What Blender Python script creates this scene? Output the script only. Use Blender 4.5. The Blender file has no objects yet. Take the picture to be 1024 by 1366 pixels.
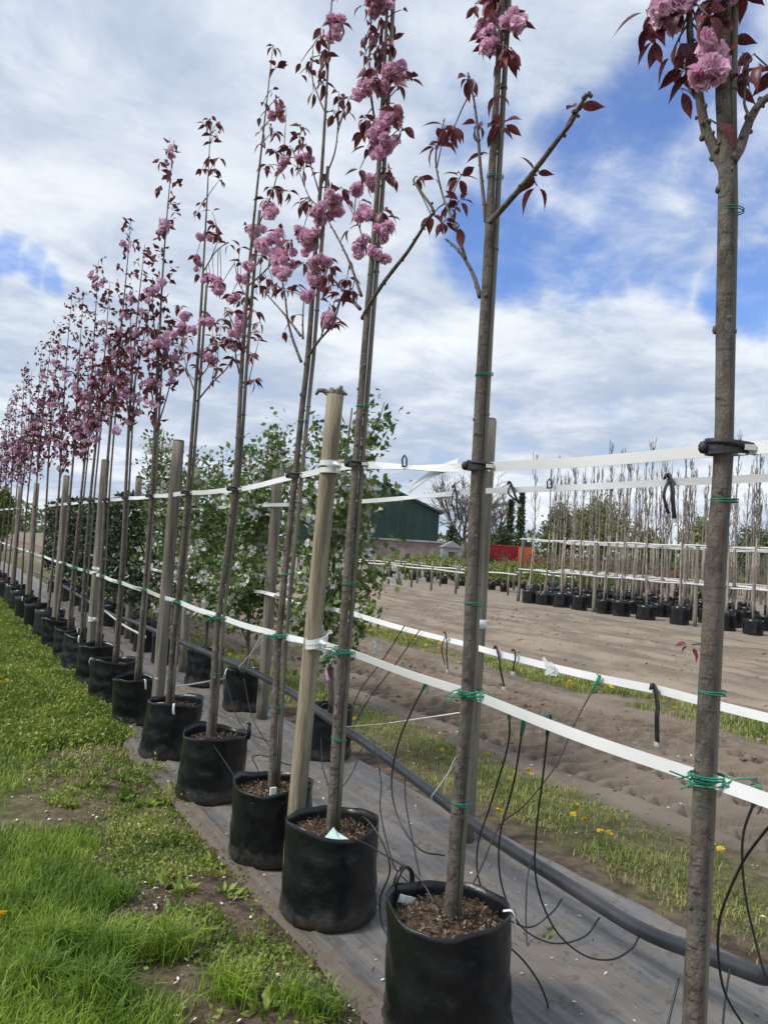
import bpy, math, random
import numpy as np
from mathutils import Vector, Matrix

# ------------------------------------------------------------------ camera, sky, sun, exposure
scene = bpy.context.scene
CW, CH, CF = 1024.0, 1366.0, 1026.0
ROLL, PITCH, YAW, EYE = math.radians(3.5), math.radians(2.46), math.radians(30.8), 1.6
f0 = np.array([math.sin(YAW)*math.cos(PITCH), math.cos(YAW)*math.cos(PITCH), math.sin(PITCH)])
r0 = np.array([math.cos(YAW), -math.sin(YAW), 0.0])
u0 = np.cross(r0, f0)
cu = u0*math.cos(ROLL) - r0*math.sin(ROLL)
cr = r0*math.cos(ROLL) + u0*math.sin(ROLL)
CC = np.array([0.0, 0.0, EYE])
cam_data = bpy.data.cameras.new('camera')
cam = bpy.data.objects.new('camera', cam_data)
scene.collection.objects.link(cam)
cam.matrix_world = Matrix(((cr[0], cu[0], -f0[0], CC[0]), (cr[1], cu[1], -f0[1], CC[1]),
                           (cr[2], cu[2], -f0[2], CC[2]), (0, 0, 0, 1)))
cam_data.sensor_fit = 'VERTICAL'; cam_data.sensor_height = 36.0
cam_data.lens = 36.0*CF/CH
cam_data.clip_start = 0.05; cam_data.clip_end = 3000
scene.camera = cam
scene.view_settings.view_transform = 'Standard'
scene.view_settings.look = 'None'
scene.view_settings.gamma = 1.0
scene.view_settings.exposure = 0.22
scene.view_settings.use_curve_mapping = False

SUN_EL, SUN_AZ = math.radians(48), math.radians(-80)     # azimuth measured from +Y towards +X
sun_dir = Vector((math.sin(SUN_AZ)*math.cos(SUN_EL), math.cos(SUN_AZ)*math.cos(SUN_EL), math.sin(SUN_EL)))
sl = bpy.data.lights.new('sun', 'SUN'); sl.energy = 2.7; sl.angle = math.radians(15); sl.color = (1.0, 0.955, 0.89)
so = bpy.data.objects.new('sun', sl); scene.collection.objects.link(so)
so.rotation_euler = sun_dir.to_track_quat('Z', 'Y').to_euler()

def ray(px, py):
    d = f0*CF + cr*(px-CW/2) - cu*(py-CH/2)
    return d/np.linalg.norm(d)
def onx(px, py, x):
    d = ray(px, py); return CC + d*(x/d[0])
def onz(px, py, z=0.0):
    d = ray(px, py); return CC + d*((z-EYE)/d[2])
def ondist(px, py, D):
    d = ray(px, py); return CC + d*(D/np.dot(d, f0))

world = bpy.data.worlds.new('World'); scene.world = world; world.use_nodes = True
wn, wl = world.node_tree.nodes, world.node_tree.links
wn.clear()
def nd(tree, typ, **kw):
    n = tree.nodes.new(typ)
    for k, v in kw.items():
        if k.startswith('i_'):
            key = k[2:]
            n.inputs[int(key) if key.isdigit() else key.replace('_', ' ')].default_value = v
        else: setattr(n, k, v)
    return n
def math_node(tree, op, a, b=None, c=None, clamp=False):
    n = tree.nodes.new('ShaderNodeMath'); n.operation = op; n.use_clamp = clamp
    for i, v in enumerate((a, b, c)):
        if v is None: continue
        if isinstance(v, (int, float)): n.inputs[i].default_value = v
        else: tree.links.new(v, n.inputs[i])
    return n.outputs[0]
def maprange(tree, v, a, b, c=0.0, d=1.0, smooth=True):
    n = tree.nodes.new('ShaderNodeMapRange'); n.interpolation_type = 'SMOOTHSTEP' if smooth else 'LINEAR'
    tree.links.new(v, n.inputs['Value'])
    for k, q in zip(('From Min', 'From Max', 'To Min', 'To Max'), (a, b, c, d)): n.inputs[k].default_value = q
    return n.outputs['Result']
def mixcol(tree, fac, a, b, mode='MIX'):
    n = tree.nodes.new('ShaderNodeMix'); n.data_type = 'RGBA'; n.blend_type = mode
    if isinstance(fac, (int, float)): n.inputs[0].default_value = fac
    else: tree.links.new(fac, n.inputs[0])
    for i, v in ((6, a), (7, b)):
        if isinstance(v, tuple): n.inputs[i].default_value = v if len(v) == 4 else v+(1,)
        else: tree.links.new(v, n.inputs[i])
    return n.outputs[2]

def build_world():
    T = world.node_tree
    sky = nd(T, 'ShaderNodeTexSky', sky_type='NISHITA', sun_disc=False)
    sky.sun_elevation = SUN_EL; sky.sun_rotation = SUN_AZ; sky.air_density = 1.0; sky.dust_density = 0.4; sky.ozone_density = 2.5
    tc = nd(T, 'ShaderNodeTexCoord')
    sep = nd(T, 'ShaderNodeSeparateXYZ'); T.links.new(tc.outputs['Generated'], sep.inputs[0])
    zc = math_node(T, 'ADD', math_node(T, 'MAXIMUM', sep.outputs[2], 0.0), 0.16)
    u = math_node(T, 'DIVIDE', sep.outputs[0], zc); v = math_node(T, 'DIVIDE', sep.outputs[1], zc)
    pl = nd(T, 'ShaderNodeCombineXYZ'); T.links.new(u, pl.inputs[0]); T.links.new(v, pl.inputs[1])
    def noise(vec, scale, detail, rough, dist, off):
        mp = nd(T, 'ShaderNodeMapping'); mp.inputs['Location'].default_value = off; T.links.new(vec, mp.inputs[0])
        n = nd(T, 'ShaderNodeTexNoise', i_Scale=scale, i_Detail=detail, i_Roughness=rough, i_Distortion=dist)
        T.links.new(mp.outputs[0], n.inputs['Vector']); return n
    n1 = noise(pl.outputs[0], 1.6, 9, 0.58, 0.25, (3.1, 1.7, 0.0))
    n2 = noise(pl.outputs[0], 0.9, 7, 0.55, 0.15, (7.3, 2.2, 4.0))
    n3 = noise(pl.outputs[0], 3.4, 8, 0.6, 0.3, (1.3, 5.2, 2.0))
    # breaks in the cloud deck: soft openings round some directions, ragged by noise
    warp = noise(tc.outputs['Generated'], 3.5, 5, 0.55, 0.2, (0.4, 2.0, 1.0))
    wv = nd(T, 'ShaderNodeVectorMath', operation='MULTIPLY_ADD')
    T.links.new(warp.outputs['Color'], wv.inputs[0]); wv.inputs[1].default_value = (0.20, 0.20, 0.20); wv.inputs[2].default_value = (-0.10, -0.10, -0.10)
    wd = nd(T, 'ShaderNodeVectorMath', operation='ADD'); T.links.new(wv.outputs[0], wd.inputs[0]); T.links.new(tc.outputs['Generated'], wd.inputs[1])
    wn_ = nd(T, 'ShaderNodeVectorMath', operation='NORMALIZE'); T.links.new(wd.outputs[0], wn_.inputs[0]); wd = wn_
    tot = None
    for px, py, ang, amt in HOLES:
        h = ray(px, py)
        dt = nd(T, 'ShaderNodeVectorMath', operation='DOT_PRODUCT'); T.links.new(wd.outputs[0], dt.inputs[0]); dt.inputs[1].default_value = tuple(h)
        m = maprange(T, dt.outputs['Value'], math.cos(math.radians(ang)), math.cos(math.radians(ang*0.15)), 0.0, amt)
        tot = m if tot is None else math_node(T, 'MAXIMUM', tot, m)
    dens = math_node(T, 'ADD', math_node(T, 'ADD', math_node(T, 'MULTIPLY', n1.outputs[0], 0.75), math_node(T, 'MULTIPLY', n3.outputs[0], 0.7)), -0.02)
    dens = math_node(T, 'SUBTRACT', dens, tot)
    cover = maprange(T, dens, 0.20, 0.66, 0.10, 1.0)
    sh = math_node(T, 'ADD', math_node(T, 'MULTIPLY', n2.outputs[0], 0.55), math_node(T, 'MULTIPLY', n3.outputs[0], 0.45))
    shade = maprange(T, sh, 0.38, 0.64)
    ccol = mixcol(T, shade, (0.42, 0.50, 0.635), (0.81, 0.85, 0.895))
    skyc = nd(T, 'ShaderNodeVectorMath', operation='MULTIPLY'); T.links.new(sky.outputs[0], skyc.inputs[0]); skyc.inputs[1].default_value = (0.080, 0.112, 0.165)
    col = mixcol(T, cover, skyc.outputs[0], ccol)
    bg = nd(T, 'ShaderNodeBackground', i_Strength=1.0); T.links.new(col, bg.inputs[0])
    out = nd(T, 'ShaderNodeOutputWorld'); T.links.new(bg.outputs[0], out.inputs[0])
HOLES = [(690, 318, 6, .5), (765, 330, 4.5, .44), (850, 300, 4.5, .36), (905, 325, 4, .34), (1015, 380, 5, .48), (830, 205, 6.5, .42), (890, 140, 6, .38),
         (1000, 215, 6, .36), (640, 130, 4.5, .24), (-40, 356, 2.0, .34), (5, 372, 1.7, .32), (42, 386, 1.5, .30), (1160, 260, 8, .36), (20, 10, 5, .16)]
build_world()

# ------------------------------------------------------------------ helpers
col = scene.collection
rnd = random.Random(7)
rng = np.random.default_rng(11)
def tag(o, label=None, cat=None, group=None, kind=None):
    if label: o['label'] = label
    if cat: o['category'] = cat
    if group: o['group'] = group
    if kind: o['kind'] = kind
    return o
def empty(name, loc):
    o = bpy.data.objects.new(name, None); o.location = loc; o.empty_display_size = 0.1; col.objects.link(o); return o
def origin(p):
    v = Vector((0, 0, 0))
    while p is not None:
        v = v + p.location; p = p.parent
    return v
def link_mesh(name, me, parent=None, loc=(0, 0, 0)):
    o = bpy.data.objects.new(name, me); col.objects.link(o); o.location = loc
    if parent is not None: o.parent = parent
    return o
def raw_mesh(name, V, F, mat, smooth=True):
    me = bpy.data.meshes.new(name)
    V = np.asarray(V, dtype=np.float32)
    if isinstance(F, np.ndarray):
        n, k = F.shape
        me.vertices.add(len(V)); me.vertices.foreach_set('co', V.ravel())
        me.loops.add(n*k); me.loops.foreach_set('vertex_index', F.astype(np.int32).ravel())
        me.polygons.add(n); me.polygons.foreach_set('loop_start', np.arange(0, n*k, k, dtype=np.int32))
        me.polygons.foreach_set('loop_total', np.full(n, k, dtype=np.int32))
        me.update(calc_edges=True); me.validate()
    else:
        me.from_pydata(V.tolist(), [], F); me.update()
    if smooth and len(me.polygons):
        me.polygons.foreach_set('use_smooth', np.ones(len(me.polygons), dtype=bool))
    if mat is not None: me.materials.append(mat)
    return me
class MB:
    def __init__(s): s.V = []; s.F = []
    def add(s, V, F):
        b = len(s.V); s.V.extend([tuple(map(float, v)) for v in V]); s.F.extend([tuple(b+i for i in f) for f in F]); return s
    def box(s, c, size, R=None):
        hx, hy, hz = (q/2 for q in size)
        P = [Vector((x, y, z)) for x in (-hx, hx) for y in (-hy, hy) for z in (-hz, hz)]
        if R is not None: P = [R @ p for p in P]
        P = [p+Vector(c) for p in P]
        return s.add(P, [(0, 1, 3, 2), (4, 6, 7, 5), (0, 4, 5, 1), (2, 3, 7, 6), (0, 2, 6, 4), (1, 5, 7, 3)])
    def tube(s, pts, radii, sides=8, cap=True, wob=0.0):
        P = np.asarray(pts, float); n = len(P)
        if isinstance(radii, (int, float)): radii = [radii]*n
        T = np.gradient(P, axis=0); T /= np.linalg.norm(T, axis=1)[:, None]+1e-12
        a = np.array([1.0, 0, 0]) if abs(T[0][0]) < 0.8 else np.array([0, 1.0, 0])
        N = np.cross(T[0], a); N /= np.linalg.norm(N)
        b = len(s.V)
        for i in range(n):
            N = N - T[i]*np.dot(N, T[i]); N /= np.linalg.norm(N)+1e-12
            B = np.cross(T[i], N)
            for k in range(sides):
                t = 2*math.pi*k/sides
                rr = radii[i]*(1+(rnd.uniform(-wob, wob) if wob else 0))
                s.V.append(tuple(P[i]+rr*(math.cos(t)*N+math.sin(t)*B)))
        for i in range(n-1):
            for k in range(sides):
                k2 = (k+1) % sides
                s.F.append((b+i*sides+k, b+i*sides+k2, b+(i+1)*sides+k2, b+(i+1)*sides+k))
        if cap:
            s.F.append(tuple(b+k for k in range(sides))[::-1]); s.F.append(tuple(b+(n-1)*sides+k for k in range(sides)))
        return s
    def ribbon(s, pts, w, th, twist=None, updir=(0, 0, 1)):
        P = np.asarray(pts, float); n = len(P); T = np.gradient(P, axis=0); T /= np.linalg.norm(T, axis=1)[:, None]+1e-12
        b = len(s.V)
        for i in range(n):
            U = np.asarray(updir, float); U = U-T[i]*np.dot(U, T[i]); U /= np.linalg.norm(U)+1e-12
            B = np.cross(T[i], U); a = 0.0 if twist is None else twist[i]
            U2 = math.cos(a)*U+math.sin(a)*B; B2 = -math.sin(a)*U+math.cos(a)*B
            for su, sb in ((-1, -1), (1, -1), (1, 1), (-1, 1)):
                s.V.append(tuple(P[i]+U2*su*w/2+B2*sb*th/2))
        for i in range(n-1):
            for k in range(4):
                k2 = (k+1) % 4
                s.F.append((b+4*i+k, b+4*i+k2, b+4*i+4+k2, b+4*i+4+k))
        s.F.append((b, b+3, b+2, b+1)); e = b+4*(n-1); s.F.append((e, e+1, e+2, e+3))
        return s
    def blob(s, c, r, seg=6, rings=4, sq=(1, 1, 1), jit=0.0):
        b = len(s.V); c = np.asarray(c, float)
        s.V.append(tuple(c+np.array([0, 0, r*sq[2]])))
        for i in range(1, rings):
            ph = math.pi*i/rings
            for k in range(seg):
                t = 2*math.pi*k/seg; q = r*(1+rnd.uniform(-jit, jit))
                s.V.append((c[0]+q*sq[0]*math.sin(ph)*math.cos(t), c[1]+q*sq[1]*math.sin(ph)*math.sin(t), c[2]+q*sq[2]*math.cos(ph)))
        s.V.append(tuple(c-np.array([0, 0, r*sq[2]])))
        last = len(s.V)-1
        for k in range(seg):
            s.F.append((b, b+1+k, b+1+(k+1) % seg)); s.F.append((last, last-seg+(k+1) % seg, last-seg+k))
        for i in range(rings-2):
            for k in range(seg):
                k2 = (k+1) % seg; o = b+1+i*seg
                s.F.append((o+k, o+seg+k, o+seg+k2, o+k2))
        return s
    def build(s, name, mat, parent=None, smooth=True, world=True):
        V = np.asarray(s.V, float)
        if parent is not None and world: V = V-np.array(origin(parent))
        return link_mesh(name, raw_mesh(name, V, s.F, mat, smooth), parent)
def catmull(P, per=6):
    P = [np.asarray(p, float) for p in P]; P = [2*P[0]-P[1]]+P+[2*P[-1]-P[-2]]; out = []
    for i in range(1, len(P)-2):
        a, b, c, d = P[i-1:i+3]
        for k in range(per):
            t = k/per
            out.append(0.5*((2*b)+(c-a)*t+(2*a-5*b+4*c-d)*t*t+(3*b-a-3*c+d)*t**3))
    out.append(P[-2]); return np.array(out)
# lattice value noise for relief and scatter
LAT = np.random.default_rng(3).random((256, 256))
def vnoise(x, y):
    x = np.asarray(x, float); y = np.asarray(y, float)
    xi = np.floor(x).astype(int); yi = np.floor(y).astype(int); fx = x-xi; fy = y-yi
    fx = fx*fx*(3-2*fx); fy = fy*fy*(3-2*fy)
    g = lambda i, j: LAT[i & 255, j & 255]
    return (g(xi, yi)*(1-fx)+g(xi+1, yi)*fx)*(1-fy)+(g(xi, yi+1)*(1-fx)+g(xi+1, yi+1)*fx)*fy
def fbm(x, y, o=4):
    t = 0; a = 0.5; f = 1.0
    for k in range(o): t = t+a*vnoise(x*f+17.3*k, y*f+5.7*k); a *= 0.5; f *= 2.03
    return t
def sstep(v, a, b):
    t = np.clip((np.asarray(v, float)-a)/(b-a), 0, 1); return t*t*(3-2*t)
NUM = ['first', 'second', 'third', 'fourth', 'fifth', 'sixth', 'seventh', 'eighth', 'ninth', 'tenth', 'eleventh', 'twelfth', 'thirteenth', 'fourteenth',
       'fifteenth', 'sixteenth', 'seventeenth', 'eighteenth', 'nineteenth', 'twentieth', 'twenty-first', 'twenty-second', 'twenty-third', 'twenty-fourth',
       'twenty-fifth', 'twenty-sixth', 'twenty-seventh', 'twenty-eighth', 'twenty-ninth', 'thirtieth']

# ------------------------------------------------------------------ materials
def M(name, c1, c2, scale=6.0, rough=0.8, bump=0.0, bscale=30.0, stretch=(1, 1, 1), island=0.0, obj=0.0, transl=0.0, spec=0.5, detail=5, ramp=(0.38, 0.62), c3=None, coords='Object', metal=0.0, lent=None):
    m = bpy.data.materials.new(name); m.use_nodes = True; T = m.node_tree; T.nodes.clear()
    tc = nd(T, 'ShaderNodeTexCoord')
    mp = nd(T, 'ShaderNodeMapping'); mp.inputs['Scale'].default_value = stretch
    if coords == 'World':
        g = nd(T, 'ShaderNodeNewGeometry'); T.links.new(g.outputs['Position'], mp.inputs[0])
    else: T.links.new(tc.outputs[coords], mp.inputs[0])
    n = nd(T, 'ShaderNodeTexNoise', i_Scale=scale, i_Detail=detail, i_Roughness=0.6); T.links.new(mp.outputs[0], n.inputs['Vector'])
    fac = maprange(T, n.outputs[0], *ramp)
    if island or obj:
        if island:
            g2 = nd(T, 'ShaderNodeNewGeometry')
            fac = math_node(T, 'MULTIPLY_ADD', math_node(T, 'SUBTRACT', g2.outputs['Random Per Island'], 0.5), island*2, fac, clamp=True)
        if obj:
            oi = nd(T, 'ShaderNodeObjectInfo')
            fac = math_node(T, 'MULTIPLY_ADD', math_node(T, 'SUBTRACT', oi.outputs['Random'], 0.5), obj*2, fac, clamp=True)
    c = mixcol(T, fac, c1, c2)
    if c3 is not None:
        n2 = nd(T, 'ShaderNodeTexNoise', i_Scale=scale*0.37, i_Detail=4); T.links.new(mp.outputs[0], n2.inputs['Vector'])
        c = mixcol(T, maprange(T, n2.outputs[0], 0.5, 0.68), c, c3)
    if lent is not None:
        mp3 = nd(T, 'ShaderNodeMapping'); mp3.inputs['Scale'].default_value = (1, 1, 5); T.links.new(tc.outputs['Object'], mp3.inputs[0])
        n3 = nd(T, 'ShaderNodeTexNoise', i_Scale=24.0, i_Detail=2.0); T.links.new(mp3.outputs[0], n3.inputs['Vector'])
        c = mixcol(T, maprange(T, n3.outputs[0], 0.60, 0.66), c, lent)
        n4 = nd(T, 'ShaderNodeTexNoise', i_Scale=3.0, i_Detail=3.0); T.links.new(tc.outputs['Object'], n4.inputs['Vector'])
        c = mixcol(T, maprange(T, n4.outputs[0], 0.42, 0.66, 0, .55), c, (0.17, 0.135, 0.115))
    b = nd(T, 'ShaderNodeBsdfPrincipled', i_Roughness=rough); T.links.new(c, b.inputs['Base Color'])
    b.inputs['Specular IOR Level'].default_value = spec; b.inputs['Metallic'].default_value = metal
    if bump:
        nb = nd(T, 'ShaderNodeTexNoise', i_Scale=bscale, i_Detail=6, i_Roughness=0.65); T.links.new(mp.outputs[0], nb.inputs['Vector'])
        bp = nd(T, 'ShaderNodeBump', i_Strength=bump, i_Distance=0.02); T.links.new(nb.outputs[0], bp.inputs['Height']); T.links.new(bp.outputs[0], b.inputs['Normal'])
    out = nd(T, 'ShaderNodeOutputMaterial')
    if transl:
        tr = nd(T, 'ShaderNodeBsdfTranslucent'); T.links.new(c, tr.inputs[0])
        mx = nd(T, 'ShaderNodeMixShader', i_0=transl); T.links.new(b.outputs[0], mx.inputs[1]); T.links.new(tr.outputs[0], mx.inputs[2])
        T.links.new(mx.outputs[0], out.inputs[0])
    else: T.links.new(b.outputs[0], out.inputs[0])
    return m
MT = {}
MT['bark'] = M('bark', (0.075, 0.062, 0.052), (0.20, 0.17, 0.14), 26, 0.85, 0.8, 70, (1, 1, 0.5), c3=(0.145, 0.15, 0.11), ramp=(.34, .66), lent=(0.055, 0.045, 0.038), obj=0.25)
MT['twig'] = M('twig', (0.085, 0.062, 0.055), (0.155, 0.12, 0.105), 20, 0.8, 0.4, 70)
MT['cane'] = M('cane', (0.11, 0.10, 0.08), (0.22, 0.195, 0.15), 8, 0.7, 0.4, 40, (1, 1, 0.15), c3=(0.14, 0.145, 0.10), obj=0.3)
MT['post'] = M('post', (0.14, 0.118, 0.082), (0.36, 0.31, 0.215), 22, 0.85, 0.9, 60, (1, 1, 0.07), c3=(0.19, 0.185, 0.145), ramp=(.36, .62), obj=0.3)
MT['old_post'] = M('old_post', (0.12, 0.105, 0.085), (0.28, 0.25, 0.20), 22, 0.85, 0.9, 60, (1, 1, 0.07), c3=(0.16, 0.165, 0.12), ramp=(.34, .64), obj=0.35)
MT['leaf'] = M('leaf', (0.075, 0.016, 0.024), (0.19, 0.045, 0.048), 8, 0.42, 0, obj=0.55, island=0.0, transl=0.28)
MT['leaf_far'] = M('leaf_far', (0.075, 0.016, 0.024), (0.19, 0.05, 0.055), 3, 0.45, 0, island=0.6, transl=0.28)
MT['petal'] = M('petal', (0.72, 0.38, 0.57), (0.91, 0.70, 0.82), 40, 0.6, 0, island=0.45, obj=0.3, transl=0.35)
MT['petal_far'] = M('petal_far', (0.60, 0.34, 0.50), (0.84, 0.63, 0.76), 4, 0.6, 0, island=0.5, transl=0.35)
MT['bag'] = M('bag', (0.0045, 0.006, 0.0075), (0.009, 0.011, 0.0135), 5, 0.30, 0.28, 11, (1, 1, 1.3), spec=0.45, c3=(0.017, 0.0165, 0.015), detail=5, ramp=(.45, .6))
def crumple(m):
    T = m.node_tree; b = next(n for n in T.nodes if n.type == 'BSDF_PRINCIPLED'); tc = nd(T, 'ShaderNodeTexCoord')
    oi = nd(T, 'ShaderNodeObjectInfo'); of = nd(T, 'ShaderNodeVectorMath', operation='MULTIPLY_ADD'); T.links.new(oi.outputs['Location'], of.inputs[0]); of.inputs[1].default_value = (3.1, 1.7, 0); T.links.new(tc.outputs['Object'], of.inputs[2])
    r = nd(T, 'ShaderNodeTexNoise', i_Scale=4.5, i_Detail=3.0, i_Roughness=0.5, i_Distortion=0.6); r.noise_type = 'RIDGED_MULTIFRACTAL'; T.links.new(of.outputs[0], r.inputs['Vector'])
    old = b.inputs['Normal'].links[0].from_socket
    bp = nd(T, 'ShaderNodeBump', i_Strength=0.55, i_Distance=0.012); T.links.new(r.outputs[0], bp.inputs['Height']); T.links.new(old, bp.inputs['Normal']); T.links.new(bp.outputs[0], b.inputs['Normal'])
    sp = nd(T, 'ShaderNodeSeparateXYZ'); T.links.new(tc.outputs['Object'], sp.inputs[0])
    d = nd(T, 'ShaderNodeTexNoise', i_Scale=13.0, i_Detail=7.0, i_Roughness=0.7); T.links.new(of.outputs[0], d.inputs['Vector'])
    zz = math_node(T, 'MULTIPLY_ADD', math_node(T, 'SUBTRACT', d.outputs[0], 0.5), -0.30, sp.outputs[2])
    f = maprange(T, zz, 0.0, 0.10, 0.75, 0.0)
    src = b.inputs['Base Color'].links[0].from_socket
    c = mixcol(T, f, src, (0.060, 0.050, 0.040)); T.links.new(c, b.inputs['Base Color'])
    T.links.new(math_node(T, 'MULTIPLY_ADD', f, 0.5, 0.29), b.inputs['Roughness'])
crumple(MT['bag'])
MT['soil'] = M('soil', (0.045, 0.032, 0.022), (0.14, 0.10, 0.068), 30, 0.95, 0.8, 60, spec=0.2)
MT['chip'] = M('chip', (0.065, 0.046, 0.033), (0.25, 0.185, 0.13), 5, 0.9, 0, island=0.7, spec=0.2)
MT['strap'] = M('strap', (0.66, 0.68, 0.68), (0.75, 0.76, 0.755), 2, 0.42, 0, 60, c3=(0.60, 0.61, 0.59), detail=2)
MT['rubber'] = M('rubber', (0.010, 0.010, 0.014), (0.022, 0.022, 0.028), 9, 0.5, 0.3, 40)
MT['buckle'] = M('buckle', (0.45, 0.45, 0.46), (0.6, 0.6, 0.6), 9, 0.35)
MT['twine'] = M('twine', (0.0, 0.17, 0.095), (0.02, 0.27, 0.16), 15, 0.55, 0, obj=0.3)
MT['pipe'] = M('pipe', (0.020, 0.023, 0.027), (0.042, 0.046, 0.052), 4, 0.38, 0.15, 30, c3=(0.06, 0.06, 0.058))
MT['hose'] = M('hose', (0.009, 0.009, 0.010), (0.018, 0.018, 0.019), 5, 0.4)
MT['tag'] = M('tag', (0.66, 0.74, 0.74), (0.80, 0.84, 0.84), 9, 0.5)
MT['tag_green'] = M('tag_green', (0.50, 0.70, 0.62), (0.62, 0.78, 0.72), 9, 0.5)
MT['ribbon_pink'] = M('ribbon_pink', (0.55, 0.22, 0.38), (0.62, 0.32, 0.46), 9, 0.5)
MT['grass'] = M('grass', (0.10, 0.20, 0.015), (0.28, 0.40, 0.045), 2.2, 0.5, 0, island=0.4, transl=0.3, coords='World')
MT['grass_dry'] = M('grass_dry', (0.16, 0.215, 0.035), (0.38, 0.40, 0.12), 3, 0.6, 0, island=0.5, transl=0.25, coords='World')
MT['weed'] = M('weed', (0.12, 0.20, 0.025), (0.30, 0.36, 0.065), 3, 0.55, 0, island=0.5, transl=0.25, coords='World')
MT['white_fleck'] = M('white_fleck', (0.66, 0.62, 0.58), (0.82, 0.80, 0.78), 9, 0.8, 0, island=0.4)
MT['yellow'] = M('yellow', (0.72, 0.50, 0.01), (0.85, 0.66, 0.03), 9, 0.6, 0, island=0.4)
MT['green_leaf'] = M('green_leaf', (0.065, 0.125, 0.025), (0.20, 0.285, 0.075), 2, 0.45, 0, island=0.5, transl=0.25)
MT['dark_leaf'] = M('dark_leaf', (0.020, 0.038, 0.014), (0.055, 0.085, 0.030), 2, 0.35, 0, island=0.5, transl=0.1)
MT['white_petal'] = M('white_petal', (0.70, 0.68, 0.66), (0.85, 0.84, 0.83), 9, 0.6, 0, island=0.4, transl=0.25)
MT['pale_bark'] = M('pale_bark', (0.20, 0.17, 0.14), (0.36, 0.32, 0.265), 5, 0.85, 0.4, 30, obj=0.3)
MT['bare_twig'] = M('bare_twig', (0.10, 0.085, 0.075), (0.18, 0.155, 0.135), 3, 0.85, 0, obj=0.3)
MT['shed'] = M('shed', (0.016, 0.066, 0.050), (0.022, 0.080, 0.062), 0.4, 0.5, 0, (1), coords='World') if False else M('shed', (0.013, 0.050, 0.039), (0.019, 0.063, 0.049), 0.4, 0.45)
MT['shed_roof'] = M('shed_roof', (0.014, 0.045, 0.037), (0.022, 0.060, 0.050), 0.5, 0.5)
MT['red'] = M('red', (0.27, 0.018, 0.024), (0.36, 0.03, 0.036), 1.2, 0.5, 0)
MT['orange'] = M('orange', (0.42, 0.085, 0.03), (0.52, 0.12, 0.035), 1.2, 0.5, 0)
MT['brick_brown'] = M('brick_brown', (0.20, 0.155, 0.145), (0.30, 0.245, 0.23), 1.5, 0.9, 0.3, 6)
MT['grey_sheet'] = M('grey_sheet', (0.25, 0.26, 0.28), (0.36, 0.37, 0.38), 0.8, 0.5)
MT['dark'] = M('dark', (0.012, 0.012, 0.014), (0.022, 0.022, 0.024), 3, 0.6)
MT['bird'] = M('bird', (0.02, 0.02, 0.022), (0.05, 0.05, 0.05), 9, 0.6)

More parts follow.
